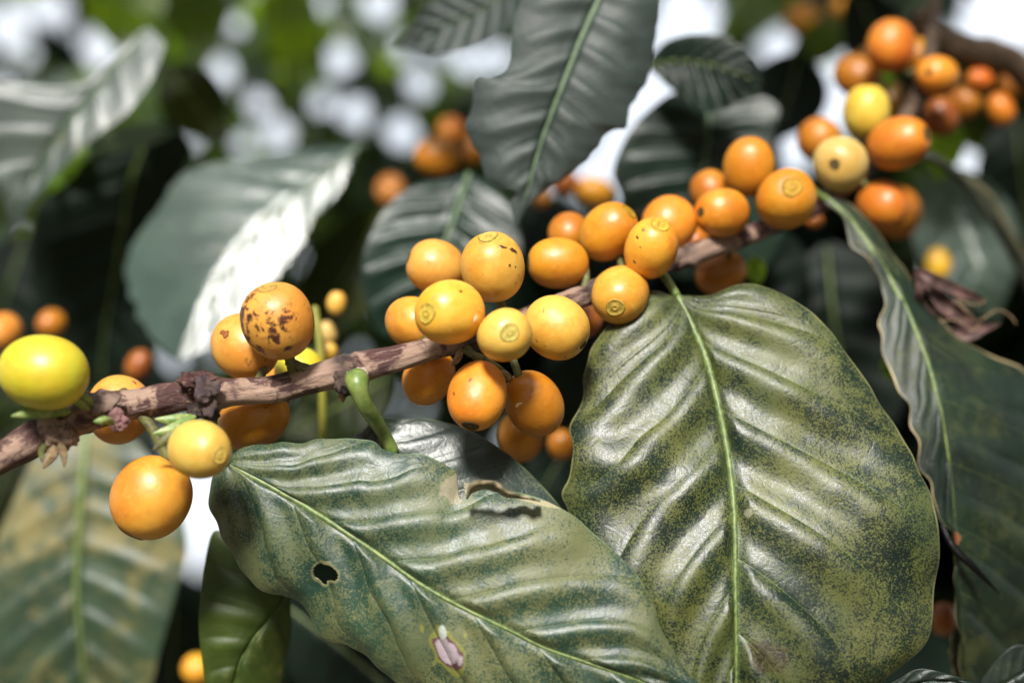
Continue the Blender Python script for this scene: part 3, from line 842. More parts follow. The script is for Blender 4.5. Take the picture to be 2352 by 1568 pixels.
def make_leaf(label, mid, left, right, mat, nu=60, nv=24, amp=0.5, fold=0.0, cup=0.0, N=9, slant=0.14, rib=None, ribmat='rib', petiole=None, pr=6,
              holes=(), spots=(), wav=0.0, seed=0, solid=0.0, group=None, cat='leaf', rimcol=None, roll=0.0, name='coffee_leaf', jag=0.0, parent=None, rimw=0.03):
    """mid: (x,y,d) along the midrib base -> tip; left/right: outlines base -> tip, (x,y[,extra mm away]).
    amp: quilting in mm between the side veins; fold: mm the edges lie further away; cup: parabolic sag in mm"""
    m = catmull(np.array(mid, float) * np.array([1, 1, 3000]), nu); m[:, 2] /= 3000
    Mw = W(m[:, 0], m[:, 1], m[:, 2])
    t = np.linspace(0, 1, nu)
    s = np.linspace(0, 1, nv)
    halves = []
    for sgn, ed in ((-1, left), (1, right)):
        e = edgepts(ed, nu)
        if jag:
            jf = Field(1, 90, seed + 5)(t[:, None]) * jag
            e[:, 0] += sgn * jf; e[:, 1] += jf * .5
        dist = np.hypot(e[:, 0] - m[:, 0], e[:, 1] - m[:, 1])
        fd = dist / dist.max()
        de = m[:, 2] + (fold * fd + e[:, 2]) / 1000.0
        de += wav / 1000.0 * np.sin(t * 2 * math.pi * 4.3 + seed + sgn) * np.sin(math.pi * t)
        E = W(e[:, 0], e[:, 1], de)
        # soft S-shaped section
        ss = s[None, :, None]
        P = Mw[:, None] * (1 - ss) + E[:, None] * ss
        P = P + BZ * ((cup / 1000.0) * (4 * s * (1 - s))[None, :, None] * fd[:, None, None])
        if roll:
            P = P + BZ * (roll / 1000.0 * np.clip((s - 0.8) / 0.2, 0, 1) ** 2)[None, :, None]
        halves.append(P)
    L = halves[0][:, ::-1]
    P = np.concatenate([L[:, :-1], halves[1]], axis=1)      # nu x (2nv-1)
    nc = 2 * nv - 1
    sg = np.concatenate([-s[::-1][:-1], s])
    dU = np.gradient(P, axis=0); dV = np.gradient(P, axis=1)
    nr = np.cross(dU, dV); nr /= np.linalg.norm(nr, axis=-1)[..., None] + 1e-12
    nr *= -np.sign((nr @ BZ).mean() + 1e-9)                   # face the viewer
    a = np.abs(sg)[None, :]
    tt = t[:, None]
    ph = (tt - a * slant) * N + 0.37 * (sg[None, :] > 0)
    f = np.abs(((ph + 0.5) % 1.0) - 0.5) * 2                 # 0 on vein, 1 between
    f = np.where(ph < -0.2, 0.6, f)
    pil = np.sin(f * math.pi / 2) ** 0.8
    env = np.clip(a / 0.08, 0, 1) * (1 - a ** 3) * np.clip(np.sin(math.pi * np.clip(tt, 0, 1)) * 2, 0, 1)
    vary = 1 + 0.35 * Field(2, 6, seed + 1)(np.stack([tt + 0 * a, sg[None, :] + 0 * tt], -1))
    h = amp / 1000 * (0.7 if amp > 1.4 and nu > 200 else 1.0) * (pil - 0.5) * env * vary
    # asymmetric tilt of each pillow makes the bands catch light on one flank
    h = h + amp / 1000 * 0.42 * np.sin(ph * 2 * math.pi + 0.7) * env
    h = h + min(amp, 1.4) / 1000 * 0.35 * Field(3, 90, seed + 2)(P) * np.clip(a / 0.2, 0, 1)
    h = h + min(amp, 1.2) / 1000 * 0.05 * Field(3, 700, seed + 3)(P)
    h = h - 0.0008 * np.exp(-(a / 0.05) ** 2) * (amp > 0.2)
    flat = P.copy()
    P = P + nr * h[..., None]
    # photo position of each vertex (for holes and blotches)
    rel = flat - CAM
    dep = rel @ BZ
    X = 1176 + (rel @ BX) / dep / K
    Y = 784 - (rel @ BY) / dep / K
    col = np.zeros((nu, nc, 4))
    if rimcol is not None:
        wr = np.clip((a - (1 - rimw)) / (rimw * .6), 0, 1) * (0.6 + 0.4 * np.sin(tt * 60 + seed))
        col[..., :3] = rimcol
        col[..., 3] = np.clip(wr, 0, 1)
    jf2 = Field(2, 0.16, seed + 9)(np.stack([X, Y], -1))
    for (cx, cy, rx, ry, an, rings) in spots:
        qx = (X - cx) * math.cos(an) + (Y - cy) * math.sin(an)
        qy = -(X - cx) * math.sin(an) + (Y - cy) * math.cos(an)
        r = np.sqrt((qx / rx) ** 2 + (qy / ry) ** 2) * (1 + 0.16 * jf2)
        for (r0, r1, c_, al) in rings:
            w = np.clip((r - r0) / 0.06 + 0.5, 0, 1) * np.clip((r1 - r) / 0.08 + 0.5, 0, 1) * al
            col[..., :3] = col[..., :3] * (1 - w[..., None]) * (col[..., 3:4] > 0) + np.array(c_) * np.where(col[..., 3:4] > 0, w[..., None], 1) if False else np.where(w[..., None] > 0.01, col[..., :3] * (1 - w[..., None]) + np.array(c_) * w[..., None] if r0 > 90 else np.array(c_), col[..., :3])
            col[..., 3] = np.maximum(col[..., 3] * (1 - w), w)
    F = gridfaces(nu, nc)
    uv = np.stack([np.broadcast_to(sg[None, :], (nu, nc)), np.broadcast_to(tt, (nu, nc))], -1).reshape(-1, 2)
    V = P.reshape(-1, 3)
    if holes:
        Xf, Yf, J = X.ravel()[F].mean(1), Y.ravel()[F].mean(1), jf2.ravel()[F].mean(1)
        keep = np.ones(len(F), bool)
        for (cx, cy, rx, ry, an) in holes:
            qx = (Xf - cx) * math.cos(an) + (Yf - cy) * math.sin(an)
            qy = -(Xf - cx) * math.sin(an) + (Yf - cy) * math.cos(an)
            keep &= ~((np.sqrt((qx / rx) ** 2 + (qy / ry) ** 2) * (1 + 0.2 * J)) < 1)
        F = F[keep]
    r_ = empty(name, Mw[0], label, cat, group)
    o = part('blade', V, F, M[mat] if isinstance(mat, str) else mat, r_, uv, col.reshape(-1, 4), solid=solid)
    if rib:
        Pm = P[:, nv - 1] + nr[:, nv - 1] * (rib * 0.35 * K * m[:, 2])[:, None]
        n2 = max(12, int(nu * 0.97))
        rr = np.linspace(rib, rib * 0.25, nu) * K * m[:, 2]
        v1, f1 = tube(Pm[:n2], rr[:n2], 10, 0.04, seed, 600)
        part('midrib', v1, f1, M[ribmat], r_)
    if petiole is not None:
        q = catmull(np.array(petiole, float) * np.array([1, 1, 3000]), 30); q[:, 2] /= 3000
        qw = W(q[:, 0], q[:, 1], q[:, 2])
        tq = np.linspace(0, 1, 30)
        v1, f1 = tube(qw, (pr * (1 + .3 * np.exp(-(tq / .12) ** 2)) * (1 - tq) + ((rib or pr) if pr < 15 else pr * .65) * tq) * K * q[:, 2], 18, 0.07, seed, 420)
        part('petiole', v1, f1, M['petiole' if ribmat == 'rib' else ribmat], r_)
    return r_


TANC = (0.42, 0.33, 0.17)
# A - big mottled leaf at the right
make_leaf('largest leaf, broad and hanging tip down at the right, crusted with yellow-green speckles',
          [(1556, 675, .322), (1590, 745, .3185), (1625, 830, .3155), (1655, 950, .3115), (1678, 1080, .3075), (1688, 1200, .3035), (1690, 1350, .2995), (1692, 1500, .297), (1690, 1700, .295), (1690, 1860, .295)],
          [(1550, 678), (1500, 664), (1450, 688), (1405, 732), (1366, 790), (1345, 850), (1335, 930), (1312, 985), (1318, 1050, -2), (1308, 1100, -1), (1293, 1145), (1325, 1205), (1370, 1290), (1430, 1400), (1510, 1540), (1600, 1700), (1688, 1860)],
          [(1562, 676), (1625, 678), (1690, 656), (1750, 656), (1830, 690), (1900, 742), (1965, 822), (2025, 915), (2080, 1005), (2125, 1095), (2158, 1190), (2164, 1280), (2150, 1350), (2148, 1420), (2122, 1490), (2040, 1555), (1930, 1660), (1800, 1780), (1692, 1860)],
          'leaf_near', nu=360, nv=150, amp=2.3, fold=3.0, cup=-3, N=7, slant=0.30, rib=9, wav=1.2, seed=3, solid=0.0003, rimcol=(0.2, 0.2, 0.08), rimw=.012,
          petiole=[(1508, 612, .328), (1530, 640, .325), (1556, 680, .3215)], pr=11,
          spots=[(1765, 1510, 60, 45, .5, [(0, .8, (0.06, 0.025, 0.01), .35)]), (1720, 1180, 9, 9, 0, [(0, 1, (.3, .3, .2), .5)])],
          jag=2.0, roll=1.2, group='mottled leaves on the front branch')

# B - lower left leaf
PUR = (0.10, 0.03, 0.05)
make_leaf('broad green-grey leaf across the bottom centre with a chewed hole and pale spot',
          [(520, 1062, .304), (560, 1085, .3025), (689, 1156, .300), (789, 1220, .298), (889, 1288, .296), (969, 1344, .2945), (1070, 1400, .293), (1170, 1448, .292), (1250, 1488, .2915), (1347, 1522, .291), (1447, 1557, .2905), (1560, 1600, .290), (1700, 1650, .289)],
          [(515, 1075), (484, 1098), (481, 1160), (508, 1228), (560, 1308), (600, 1350), (649, 1364), (690, 1380), (716, 1412), (737, 1450), (763, 1473), (803, 1481), (850, 1512), (910, 1564), (1000, 1620), (1150, 1700), (1350, 1750), (1550, 1720), (1700, 1650)],
          [(530, 1050), (560, 1030), (633, 1019), (689, 1021), (753, 1009), (849, 1013), (881, 1033), (925, 1043), (965, 1041), (1001, 1055), (1046, 1082), (1072, 1108), (1130, 1104), (1170, 1126), (1242, 1147), (1310, 1184), (1360, 1228), (1429, 1289), (1478, 1350), (1506, 1408), (1523, 1455), (1547, 1495), (1576, 1541), (1620, 1580), (1700, 1650)],
          'leaf_front', nu=420, nv=150, amp=1.8, fold=7.0, cup=-2, N=8, slant=0.27, rib=7, wav=1.0, seed=8, solid=0.0003, rimcol=(0.14, 0.2, 0.12), rimw=.012,
          holes=[(749, 1315, 25, 20, .2), (1058, 1112, 7, 34, -.15), (1062, 1092, 12, 12, 0)],
          spots=[(749, 1315, 33, 27, .2, [(0, 1.0, (0.16, 0.15, 0.07), .8)]),
                 (1030, 1494, 62, 36, 1.0, [(0, 1, (0.22, 0.22, 0.03), .6)]),
                 (1030, 1494, 40, 25, 1.0, [(0, 1, PUR, .95)]),
                 (1030, 1494, 34, 20, 1.0, [(0, 1, (0.34, 0.28, 0.31), 1)]),
                 (1045, 1120, 30, 34, .3, [(0, 1, (0.22, 0.19, 0.12), .8)]),
                 (1018, 1448, 9, 16, 0, [(0, 1, (0.5, 0.55, 0.5), .7)]),
                 (1230, 1153, 60, 6, .25, [(0, 1, (0.3, 0.26, 0.14), .8)])],
          jag=1.5, roll=.8, group='mottled leaves on the front branch', petiole=[(470, 960, .309), (490, 1010, .307), (525, 1064, .303)], pr=8)

# C - silver leaf on the thick green stalk
make_leaf('silvery glossy leaf on a thick green stalk, tucked behind the leaf with the chewed hole',
          [(862, 965, .3115), (880, 1000, .3125), (905, 1042, .3115), (960, 1120, .309), (1030, 1210, .307), (1110, 1300, .305), (1200, 1380, .303), (1310, 1440, .302)],
          [(850, 968), (832, 990), (812, 1004), (830, 1050), (850, 1120), (900, 1210), (980, 1310), (1080, 1390), (1200, 1440), (1310, 1440)],
          [(880, 958), (920, 962), (980, 963), (1040, 975), (1100, 1000), (1160, 1038), (1215, 1085), (1262, 1135), (1300, 1180), (1325, 1215), (1350, 1290), (1350, 1370), (1310, 1440)],
          'leaf_silver', nu=240, nv=90, amp=.7, fold=7.5, cup=-1.5, N=8, rib=10, seed=12, solid=0.0003, rimcol=(0.16, 0.2, 0.08), rimw=.015,
          petiole=[(819, 866, .3005), (822, 885, .2975), (838, 930, .299), (866, 970, .304), (886, 1005, .308), (906, 1046, .3095)], pr=22,
          spots=[(1310, 1192, 20, 16, .6, [(0, 1, (0.09, 0.02, 0.06), .9)])], group='mottled leaves on the front branch')

# torn flap of leaf B (a thing that belongs to the leaf)
lb = [o for o in bpy.data.objects if o.get('label', '').startswith('broad green-grey leaf')][0]
nu_, nv_ = 40, 14
px_ = catmull([(1072, 1140, .2925), (1078, 1116, .2905), (1098, 1103, .2895), (1125, 1104, .289), (1150, 1112, .2895), (1166, 1126, .291), (1195, 1138, .292), (1238, 1150, .293)], nu_)
sv = np.linspace(0, 1, nv_)
wdt = np.interp(np.linspace(0, 1, nu_), [0, .2, .45, .7, .85, 1], [6, 18, 24, 8, 3, 1])
FX = px_[:, 0][:, None] - 0 + 6 * sv[None, :] * np.sin(np.linspace(0, 9, nu_))[:, None]
FY = px_[:, 1][:, None] + (wdt * (1 + .15 * np.sin(np.linspace(0, 11, nu_))))[:, None] * sv[None, :] + 1.2 * np.sin(np.linspace(0, 25, nu_))[:, None] * (1 - sv[None, :])
FD = px_[:, 2][:, None] + 0.0035 * sv[None, :] - 0.002 * np.sin(math.pi * sv[None, :]) + 0.0006 * Field(2, .2, 4)(np.stack([FX, FY], -1))
part('torn_flap', W(FX, FY, FD).reshape(-1, 3), gridfaces(nu_, nv_), M['flap'], lb, solid=0.0003)

# D - olive leaf lower left behind B
make_leaf('olive green leaf hanging at the bottom left below the leaf with the chewed hole',
          [(640, 1300, .325), (655, 1368, .325), (620, 1425, .324), (575, 1480, .323), (545, 1540, .323), (530, 1620, .324), (525, 1720, .327)],
          [(590, 1230), (530, 1230), (490, 1222), (470, 1300), (462, 1370), (458, 1430), (466, 1520), (480, 1620), (525, 1720)],
          [(680, 1310, 2), (664, 1380, 3), (666, 1430, 5), (660, 1480, 7), (648, 1530, 8), (636, 1600, 8), (600, 1680, 5), (527, 1720)],
          'leaf_olive', nu=120, nv=50, amp=.9, fold=0, cup=-1.5, N=7, rib=4, seed=14, solid=0.0003, rimcol=(0.14, 0.18, 0.05), rimw=.02)

# E - slate leaf top centre
make_leaf('big slate green leaf hanging tip down from the top centre with a pale midrib',
          [(1400, -80, .352), (1375, 0, .351), (1330, 100, .349), (1283, 220, .347), (1243, 330, .346), (1214, 430, .345), (1186, 524, .345)],
          [(1370, -110), (1290, -100), (1220, -50), (1190, 20), (1176, 72), (1166, 150), (1130, 176), (1090, 180), (1084, 250), (1067, 283), (1078, 320), (1100, 358), (1113, 404), (1142, 429), (1174, 436), (1182, 450), (1171, 471), (1186, 524)],
          [(1420, -100), (1480, -90), (1515, -30), (1518, 20), (1509, 83), (1498, 150), (1484, 196), (1452, 240), (1446, 262), (1438, 296), (1400, 304), (1371, 342), (1329, 387), (1263, 431), (1221, 467), (1196, 504), (1186, 524)],
          'leaf_slate', nu=200, nv=80, amp=1.1, fold=2, cup=-2, N=9, rib=9, ribmat='rib_pale', seed=21, solid=0.0003, jag=1.5, rimcol=(.1, .13, .1), rimw=.012)

# F - folded leaf at the right
make_leaf('long leaf folded along its midrib hanging down the right side, with a chewed tan edge',
          [(1900, 455, .352), (1950, 500, .35), (2010, 580, .346), (2062, 665, .342), (2105, 755, .338), (2142, 860, .334), (2168, 970, .331), (2185, 1090, .33), (2195, 1220, .33), (2205, 1380, .332), (2225, 1560, .337), (2240, 1700, .345)],
          [(1895, 462), (1935, 505), (1952, 540), (1962, 572), (2005, 610), (2024, 650), (2030, 700), (2020, 765), (2036, 835), (2062, 885), (2092, 960), (2108, 1040), (2130, 1110), (2160, 1190), (2196, 1250), (2190, 1330), (2200, 1450), (2215, 1600), (2240, 1700)],
          [(1915, 450), (1965, 480, 2), (2020, 545, 4), (2075, 620, 6), (2130, 700, 10), (2200, 770, 14), (2280, 815, 18), (2360, 850, 22), (2430, 940, 24), (2470, 1080, 24), (2480, 1250, 24), (2440, 1420, 20), (2370, 1560, 14), (2290, 1660, 7), (2240, 1700)],
          'leaf_mossy', nu=240, nv=90, amp=1.0, fold=0, cup=0, N=10, rib=8, seed=31, solid=0.0003, rimcol=TANC, rimw=.06, jag=4,
          petiole=[(1850, 430, .357), (1875, 440, .355), (1905, 460, .352)], pr=9,
          spots=[(2195, 1235, 12, 14, 0, [(0, 1, (.25, .08, .03), .8)])])

# curled dark lobe at the tip of F's chewed edge
r_ = [o for o in bpy.data.objects if o.get('label', '').startswith('long leaf folded')][0]
scale_leaf([(2150, 1170, .331), (2190, 1255, .328), (2240, 1305, .327), (2295, 1362, .328)], 9, r_, M['leaf_dark'], 'curled_lobe')

# G - thin tan rimmed leaf bottom right
make_leaf('small dark leaf with a wavy tan rim at the bottom right, under the folded leaf',
          [(2260, 1320, .345), (2265, 1420, .345), (2275, 1520, .345), (2290, 1640, .35)],
          [(2230, 1335), (2200, 1350), (2196, 1380), (2212, 1405), (2190, 1440), (2182, 1500), (2200, 1560), (2290, 1640)],
          [(2290, 1330), (2330, 1380), (2345, 1450), (2340, 1540), (2290, 1640)],
          'leaf_mossy', nu=90, nv=40, amp=.6, fold=2, N=6, rib=4, seed=33, solid=0.0003, rimcol=TANC, rimw=.05, jag=2.5)

# bottom right corner leaves
make_leaf('dark blue-green leaf rising at the bottom edge right of the big mottled leaf',
          [(1990, 1620, .30), (2090, 1570, .298), (2180, 1560, .297), (2300, 1590, .297)],
          [(1990, 1600), (2060, 1560), (2110, 1535), (2170, 1545), (2230, 1565), (2300, 1590)],
          [(2000, 1650), (2100, 1660), (2200, 1650), (2300, 1590)],
          'leaf_silver', nu=60, nv=30, amp=.6, N=6, rib=4, seed=35, solid=0.0003)
make_leaf('smooth bright green leaf corner at the bottom right corner of the photo',
          [(2250, 1600, .285), (2320, 1560, .284), (2420, 1500, .284)],
          [(2255, 1560), (2290, 1515), (2340, 1480), (2420, 1500)],
          [(2260, 1640), (2350, 1650), (2430, 1560), (2420, 1500)],
          'leaf_silver', nu=60, nv=30, amp=.3, N=6, rib=4, seed=36, solid=0.0003)

# H, J - dark leaves right of the slate leaf
make_leaf('small rippled near-black leaf with glints, right of the slate leaf at the top',
          [(1490, 150, .40), (1560, 140, .395), (1640, 150, .39), (1700, 170, .388), (1750, 190, .388)],
          [(1490, 140), (1530, 95), (1600, 78), (1670, 88), (1720, 120), (1748, 155), (1750, 190)],
          [(1495, 165), (1540, 205), (1600, 250), (1650, 258), (1700, 235), (1740, 215), (1750, 190)],
          'leaf_dark', nu=100, nv=50, amp=2.2, N=9, seed=41, rib=5)
make_leaf('broad near-black leaf below the white wedge of sky, behind the rear cherries',
          [(1630, 250, .415), (1625, 330, .41), (1610, 420, .408), (1590, 520, .408), (1560, 640, .41)],
          [(1600, 225), (1548, 215), (1500, 245), (1455, 290), (1425, 340), (1406, 400), (1425, 460), (1400, 530), (1450, 600), (1560, 640)],
          [(1660, 240), (1740, 220), (1790, 250), (1775, 330), (1785, 420), (1800, 520), (1740, 620), (1560, 640)],
          'leaf_dark', nu=120, nv=60, amp=1.6, N=8, seed=42, rib=7, ribmat='rib_pale')

# K - background leaves, left side
make_leaf('large grey blurred leaf at the upper left with a drip tip',
          [(340, 60, .43), (260, 160, .425), (160, 280, .42), (80, 400, .42), (45, 470, .42), (22, 548, .425)],
          [(370, 90), (378, 110), (345, 190), (290, 262), (215, 318), (150, 380), (105, 425), (65, 470), (52, 510), (22, 548)],
          [(300, 90), (240, 150), (170, 205), (60, 190), (-80, 200), (-60, 330), (0, 430), (15, 490), (22, 548)],
          'leaf_grey', nu=120, nv=60, amp=.8, fold=-4, N=7, seed=51, rib=6, ribmat='rib_pale')
make_leaf('grey leaf left of the middle cluster, its right half shining white',
          [(830, 330, .437), (740, 410, .432), (650, 470, .427), (560, 560, .4215), (480, 680, .416), (408, 830, .409)],
          [(790, 330, 3), (640, 350, 6), (520, 370, 9), (420, 400, 12), (370, 470, 12), (318, 540, 12), (290, 600, 12), (300, 680, 12), (345, 770, 8), (408, 830)],
          [(818, 345), (800, 400, -1), (762, 460, -1.6), (722, 495, -2), (700, 545, -2.5), (650, 615, -2.5), (570, 710, -2), (490, 790, -1), (408, 830)],
          M.setdefault('leaf_shining', leaf_mat('leaf_shining', (0.03, 0.05, 0.042), (0.05, 0.08, 0.065), (0.1, 0.11, 0.07), 0.2, 0.3, 0.24, 0.1, nveins=8)), nu=120, nv=60, jag=4, amp=.45, fold=0, N=8, seed=52, rib=5, ribmat='rib_pale')
make_leaf('blurred leaf coloured shade-black hanging behind the grey leaves at the left',
          [(350, 290, .45), (300, 420, .455), (270, 600, .46), (240, 760, .465), (230, 900, .47)],
          [(390, 280), (440, 340), (390, 440), (330, 560), (320, 680), (340, 800), (230, 900)],
          [(300, 300), (180, 380), (90, 470), (70, 620), (110, 780), (180, 870), (230, 900)],
          'leaf_painted_shade', nu=90, nv=40, amp=1.5, N=8, seed=53, rib=6)
make_leaf('big yellowish green old leaf filling the bottom left, its upper half glossy',
          [(200, 985, .42), (190, 1080, .415), (182, 1200, .412), (175, 1330, .41), (185, 1480, .41), (210, 1700, .415)],
          [(240, 985), (320, 1020), (390, 1120), (430, 1250), (400, 1370), (370, 1480), (330, 1600), (210, 1700)],
          [(160, 985), (90, 1030), (30, 1150), (-20, 1280), (-40, 1420), (-20, 1580), (210, 1700)],
          'leaf_old', nu=120, nv=60, amp=1.3, N=9, seed=54, rib=10)
make_leaf('dark green ribbed leaf right behind the middle cluster of cherries',
          [(1078, 395, .40), (1060, 450, .395), (1035, 520, .39), (1010, 600, .388), (985, 700, .39), (960, 800, .395)],
          [(1040, 400), (950, 420), (890, 470), (850, 540), (830, 610), (840, 680), (870, 760), (960, 800)],
          [(1110, 410), (1150, 440), (1185, 500), (1200, 580), (1190, 660), (1120, 750), (960, 800)],
          M.setdefault('leaf_ribbed', leaf_mat('leaf_ribbed', (0.004, 0.014, 0.01), (0.008, 0.024, 0.016), (0.03, 0.04, 0.02), 0.15, 0.3, 0.36, 0.03, nveins=7, spec=.5)), nu=140, nv=70, amp=2.4, N=7, seed=55, rib=8, ribmat='rib_pale')
make_leaf('grey leaf with a white stripe along its fold near the slate leaf',
          [(1200, -50, .40), (1110, 20, .402), (1020, 60, .405), (960, 90, .408), (905, 110, .41)],
          [(1200, -90), (1100, -40), (1000, 0), (950, 50), (905, 110)],
          [(1210, 0, -8), (1175, 60, -8), (1090, 110, -5), (1000, 125, -4), (905, 110)],
          'leaf_slate', nu=80, nv=40, amp=1.0, N=8, seed=56, rib=4, ribmat='rib_pale')
for lab, a_, b_, wd, dd, mt, sd2 in [
    ('yellow-green backlit leaf at the top edge, left of centre in the blurred foliage', (300, -80), (260, 110), 95, .62, 'leaf_lime', 61),
    ('lime green backlit leaf hanging vertically from the top edge', (640, -90), (690, 210), 65, .6, 'leaf_lime', 62),
    ('olive leaf blurred at the top edge between the two lime leaves', (420, -60), (480, 140), 80, .66, 'leaf_olive', 63),
    ('olive leaf coloured shade-dark behind the grey drip-tip leaf', (380, 150), (520, 330), 75, .5, 'olive_painted_shade', 64),
    ('olive leaf coloured shade-dark between the shining grey-white leaf and the middle cluster', (880, 480), (690, 800), 90, .46, 'olive_painted_shade', 65),
    ('olive leaf coloured shade-dark under the branch behind the thick green stalk', (900, 860), (650, 1000), 80, .42, 'olive_painted_shade', 66),
    ('lime leaf at the top edge above the rippled black leaf', (1850, -60), (1640, 90), 60, .62, 'leaf_lime', 67),
    ('olive yellow blurred leaf under the orange cherries at the top edge', (1960, 60), (1800, 150), 50, .6, 'leaf_olive', 68),
    ('small bright lime leaf behind the orange cluster at the right', (2180, 260), (2150, 420), 45, .45, 'leaf_lime', 69),
    ('pale silvery leaf behind the arching stem at the right', (2150, 380), (2290, 740), 120, .46, 'leaf_back', 70),
    ('small yellow-green leaf stub next to the grey drip-tip leaf', (205, 300), (110, 450), 26, .45, 'leaf_lime', 71),
    ('narrow pale green leaf arching over the black leaf at the left', (190, 330), (415, 300), 28, .44, 'leaf_back', 72),
    ('tiny bright green leaf above the big mottled leaf', (1730, 590), (1745, 655), 24, .37, 'leaf_lime', 73),
    ('tiny green shoot between the orange cherries at the upper right', (2035, 165), (2040, 200), 18, .41, 'leaf_lime', 74),
    ('small green leaf in the dark gap right of the big mottled leaf', (2030, 820), (2075, 880), 26, .37, 'leaf_lime', 75),
    ('leaf coloured black to fill the shade left of the folded leaf', (1900, 560), (2000, 1050), 190, .44, 'leaf_painted_shade', 76),
    ('leaf coloured shade-black behind the rusty cherry above the big mottled leaf', (1600, 540), (1850, 800), 150, .43, 'leaf_painted_shade', 77),
    ('leaf coloured shade-dark under the middle cluster behind the white-flecked cherry', (1400, 800), (1230, 1150), 130, .43, 'leaf_painted_shade', 78),
    ('leaf coloured black for the shade below the leaf with the chewed hole', (640, 1380), (960, 1640), 130, .40, 'leaf_painted_shade', 79),
    ('leaf coloured dark for the shade right of the old yellowish leaf', (400, 1340), (390, 1650), 80, .47, 'leaf_painted_shade', 80),
    ('leaf coloured shade-black behind the upper right cherries', (1840, 120), (1780, 330), 90, .5, 'leaf_painted_shade', 81),
    ('leaf coloured shade-dark between the thick branch and the blurred orange fruit at the upper right', (2090, 110), (2400, 330), 95, .5, 'olive_painted_shade', 91),
    ('leaf coloured shade-black behind the top of the upper right fruit cluster', (1960, -40), (2120, 330), 80, .5, 'leaf_painted_shade', 92),
    ('leaf coloured shade-dark at the right edge behind the twig', (2330, 260), (2380, 640), 110, .5, 'leaf_painted_shade', 82),
    ('leaf coloured shade-dark at the left edge under the drip tip', (60, 540), (-40, 900), 110, .5, 'leaf_painted_shade', 83),
    ('green leaf coloured shade-dim behind the branch at the lower left edge', (60, 960), (-60, 1300), 80, .5, 'olive_painted_shade', 84),
]:
    ax_, ay_ = a_; bx_, by_ = b_
    L_ = math.hypot(bx_ - ax_, by_ - ay_); ux, uy = (bx_ - ax_) / L_, (by_ - ay_) / L_
    nx_, ny_ = -uy, ux
    rs_ = random.Random(sd2)
    tl = rs_.uniform(-12, 12)
    def pt(t, s_): return (ax_ + ux * L_ * t + nx_ * wd * s_, ay_ + uy * L_ * t + ny_ * wd * s_)
    bow = rs_.uniform(-.12, .12)
    midp = [(*pt(t, bow * math.sin(math.pi * t)), dd + 0.02 * (t - .5) * rs_.uniform(-1, 1)) for t in (0, .25, .5, .75, 1)]
    prof_ = [(.0, .08), (.1, .55), (.25, .88), (.42, 1), (.6, .92), (.78, .6), (.9, .28), (1, 0)]
    make_leaf(lab, midp, [(*pt(t, -w + bow * math.sin(math.pi * t)), tl * w * .5) for t, w in prof_], [(*pt(t, w + bow * math.sin(math.pi * t)), -tl * w * .5) for t, w in prof_],
              mt, nu=50, nv=20, amp=1.0, N=7, seed=sd2, rib=4, ribmat='rib_pale' if mt in ('leaf_dark', 'leaf_back') else 'rib', group='blurred leaves behind the branch')

# withered leaf at the right with curly remains
wl = empty('withered_leaf', W(2150, 690, .35), 'crumpled reddish brown withered leaf with curly threads, right of the folded leaf', 'leaf')
for pts, w_ in [([(2088, 632, .35), (2105, 670, .346), (2125, 715, .349), (2165, 760, .353)], 13), ([(2092, 632, .353), (2150, 640, .35), (2215, 668, .352), (2262, 705, .355)], 15),
                ([(2110, 650, .356), (2160, 690, .353), (2215, 730, .352), (2250, 772, .355)], 24), ([(2150, 735, .354), (2200, 760, .352), (2260, 758, .354), (2310, 745, .356)], 11)]:
    o = scale_leaf(pts, w_, wl, M['brown_leaf'], 'crumpled_blade', bend=-0.5)
    n_ = len(o.data.vertices)
    co = np.zeros(n_ * 3, dtype=np.float32); o.data.vertices.foreach_get('co', co); co = co.reshape(-1, 3)
    for ax_ in range(3):
        co[:, ax_] += 0.0009 * Field(3, 500, 60 + ax_)(co)
    o.data.vertices.foreach_set('co', co.ravel())
for pts in [[(2195, 690, .35), (2225, 720, .35), (2250, 735, .352), (2290, 712, .355), (2320, 725, .355), (2335, 745, .355)],
            [(2150, 740, .35), (2200, 735, .35), (2235, 760, .351), (2250, 740, .352)],
            [(2200, 690, .35), (2240, 700, .35), (2265, 690, .35)]]:
    q = catmull(pts, 50)
    v1, f1 = tube(W(q[:, 0], q[:, 1], q[:, 2]), 1.3 * K * q[:, 2], 8, .2, 3, 900)
    part('thread', v1, f1, M['dry'], wl)

# targets kept clear of the added leaves so that sun reaches them
FLECKS = [(W(700, 950, .30), .10), (W(1250, 850, .31), .085), (W(1650, 830, .31), .07), (W(300, 900, .29), .09), (W(1750, 450, .345), .05), (W(2050, 300, .38), .045), (W(2150, 700, .345), .05), (W(640, 560, .42), .055), (W(180, 230, .425), .05), (W(160, 1180, .41), .05), (W(1300, 160, .35), .06), (W(560, 420, .43), .03), (W(2260, 640, .45), .03), (W(1690, 150, .39), .025),
          (W(650, 200, 1.25), .32), (W(850, 300, 1.3), .15), (W(1000, 150, 1.2), .12), (W(250, 50, 1.1), .12), (W(500, 230, 1.2), .06), (W(1000, 150, 1.0), .06), (W(300, 50, 1.1), .06), (W(930, 330, 1.5), .08), (W(1820, 120, .9), .04), (W(60, 620, 1.2), .05)]
SD = np.array(sd)


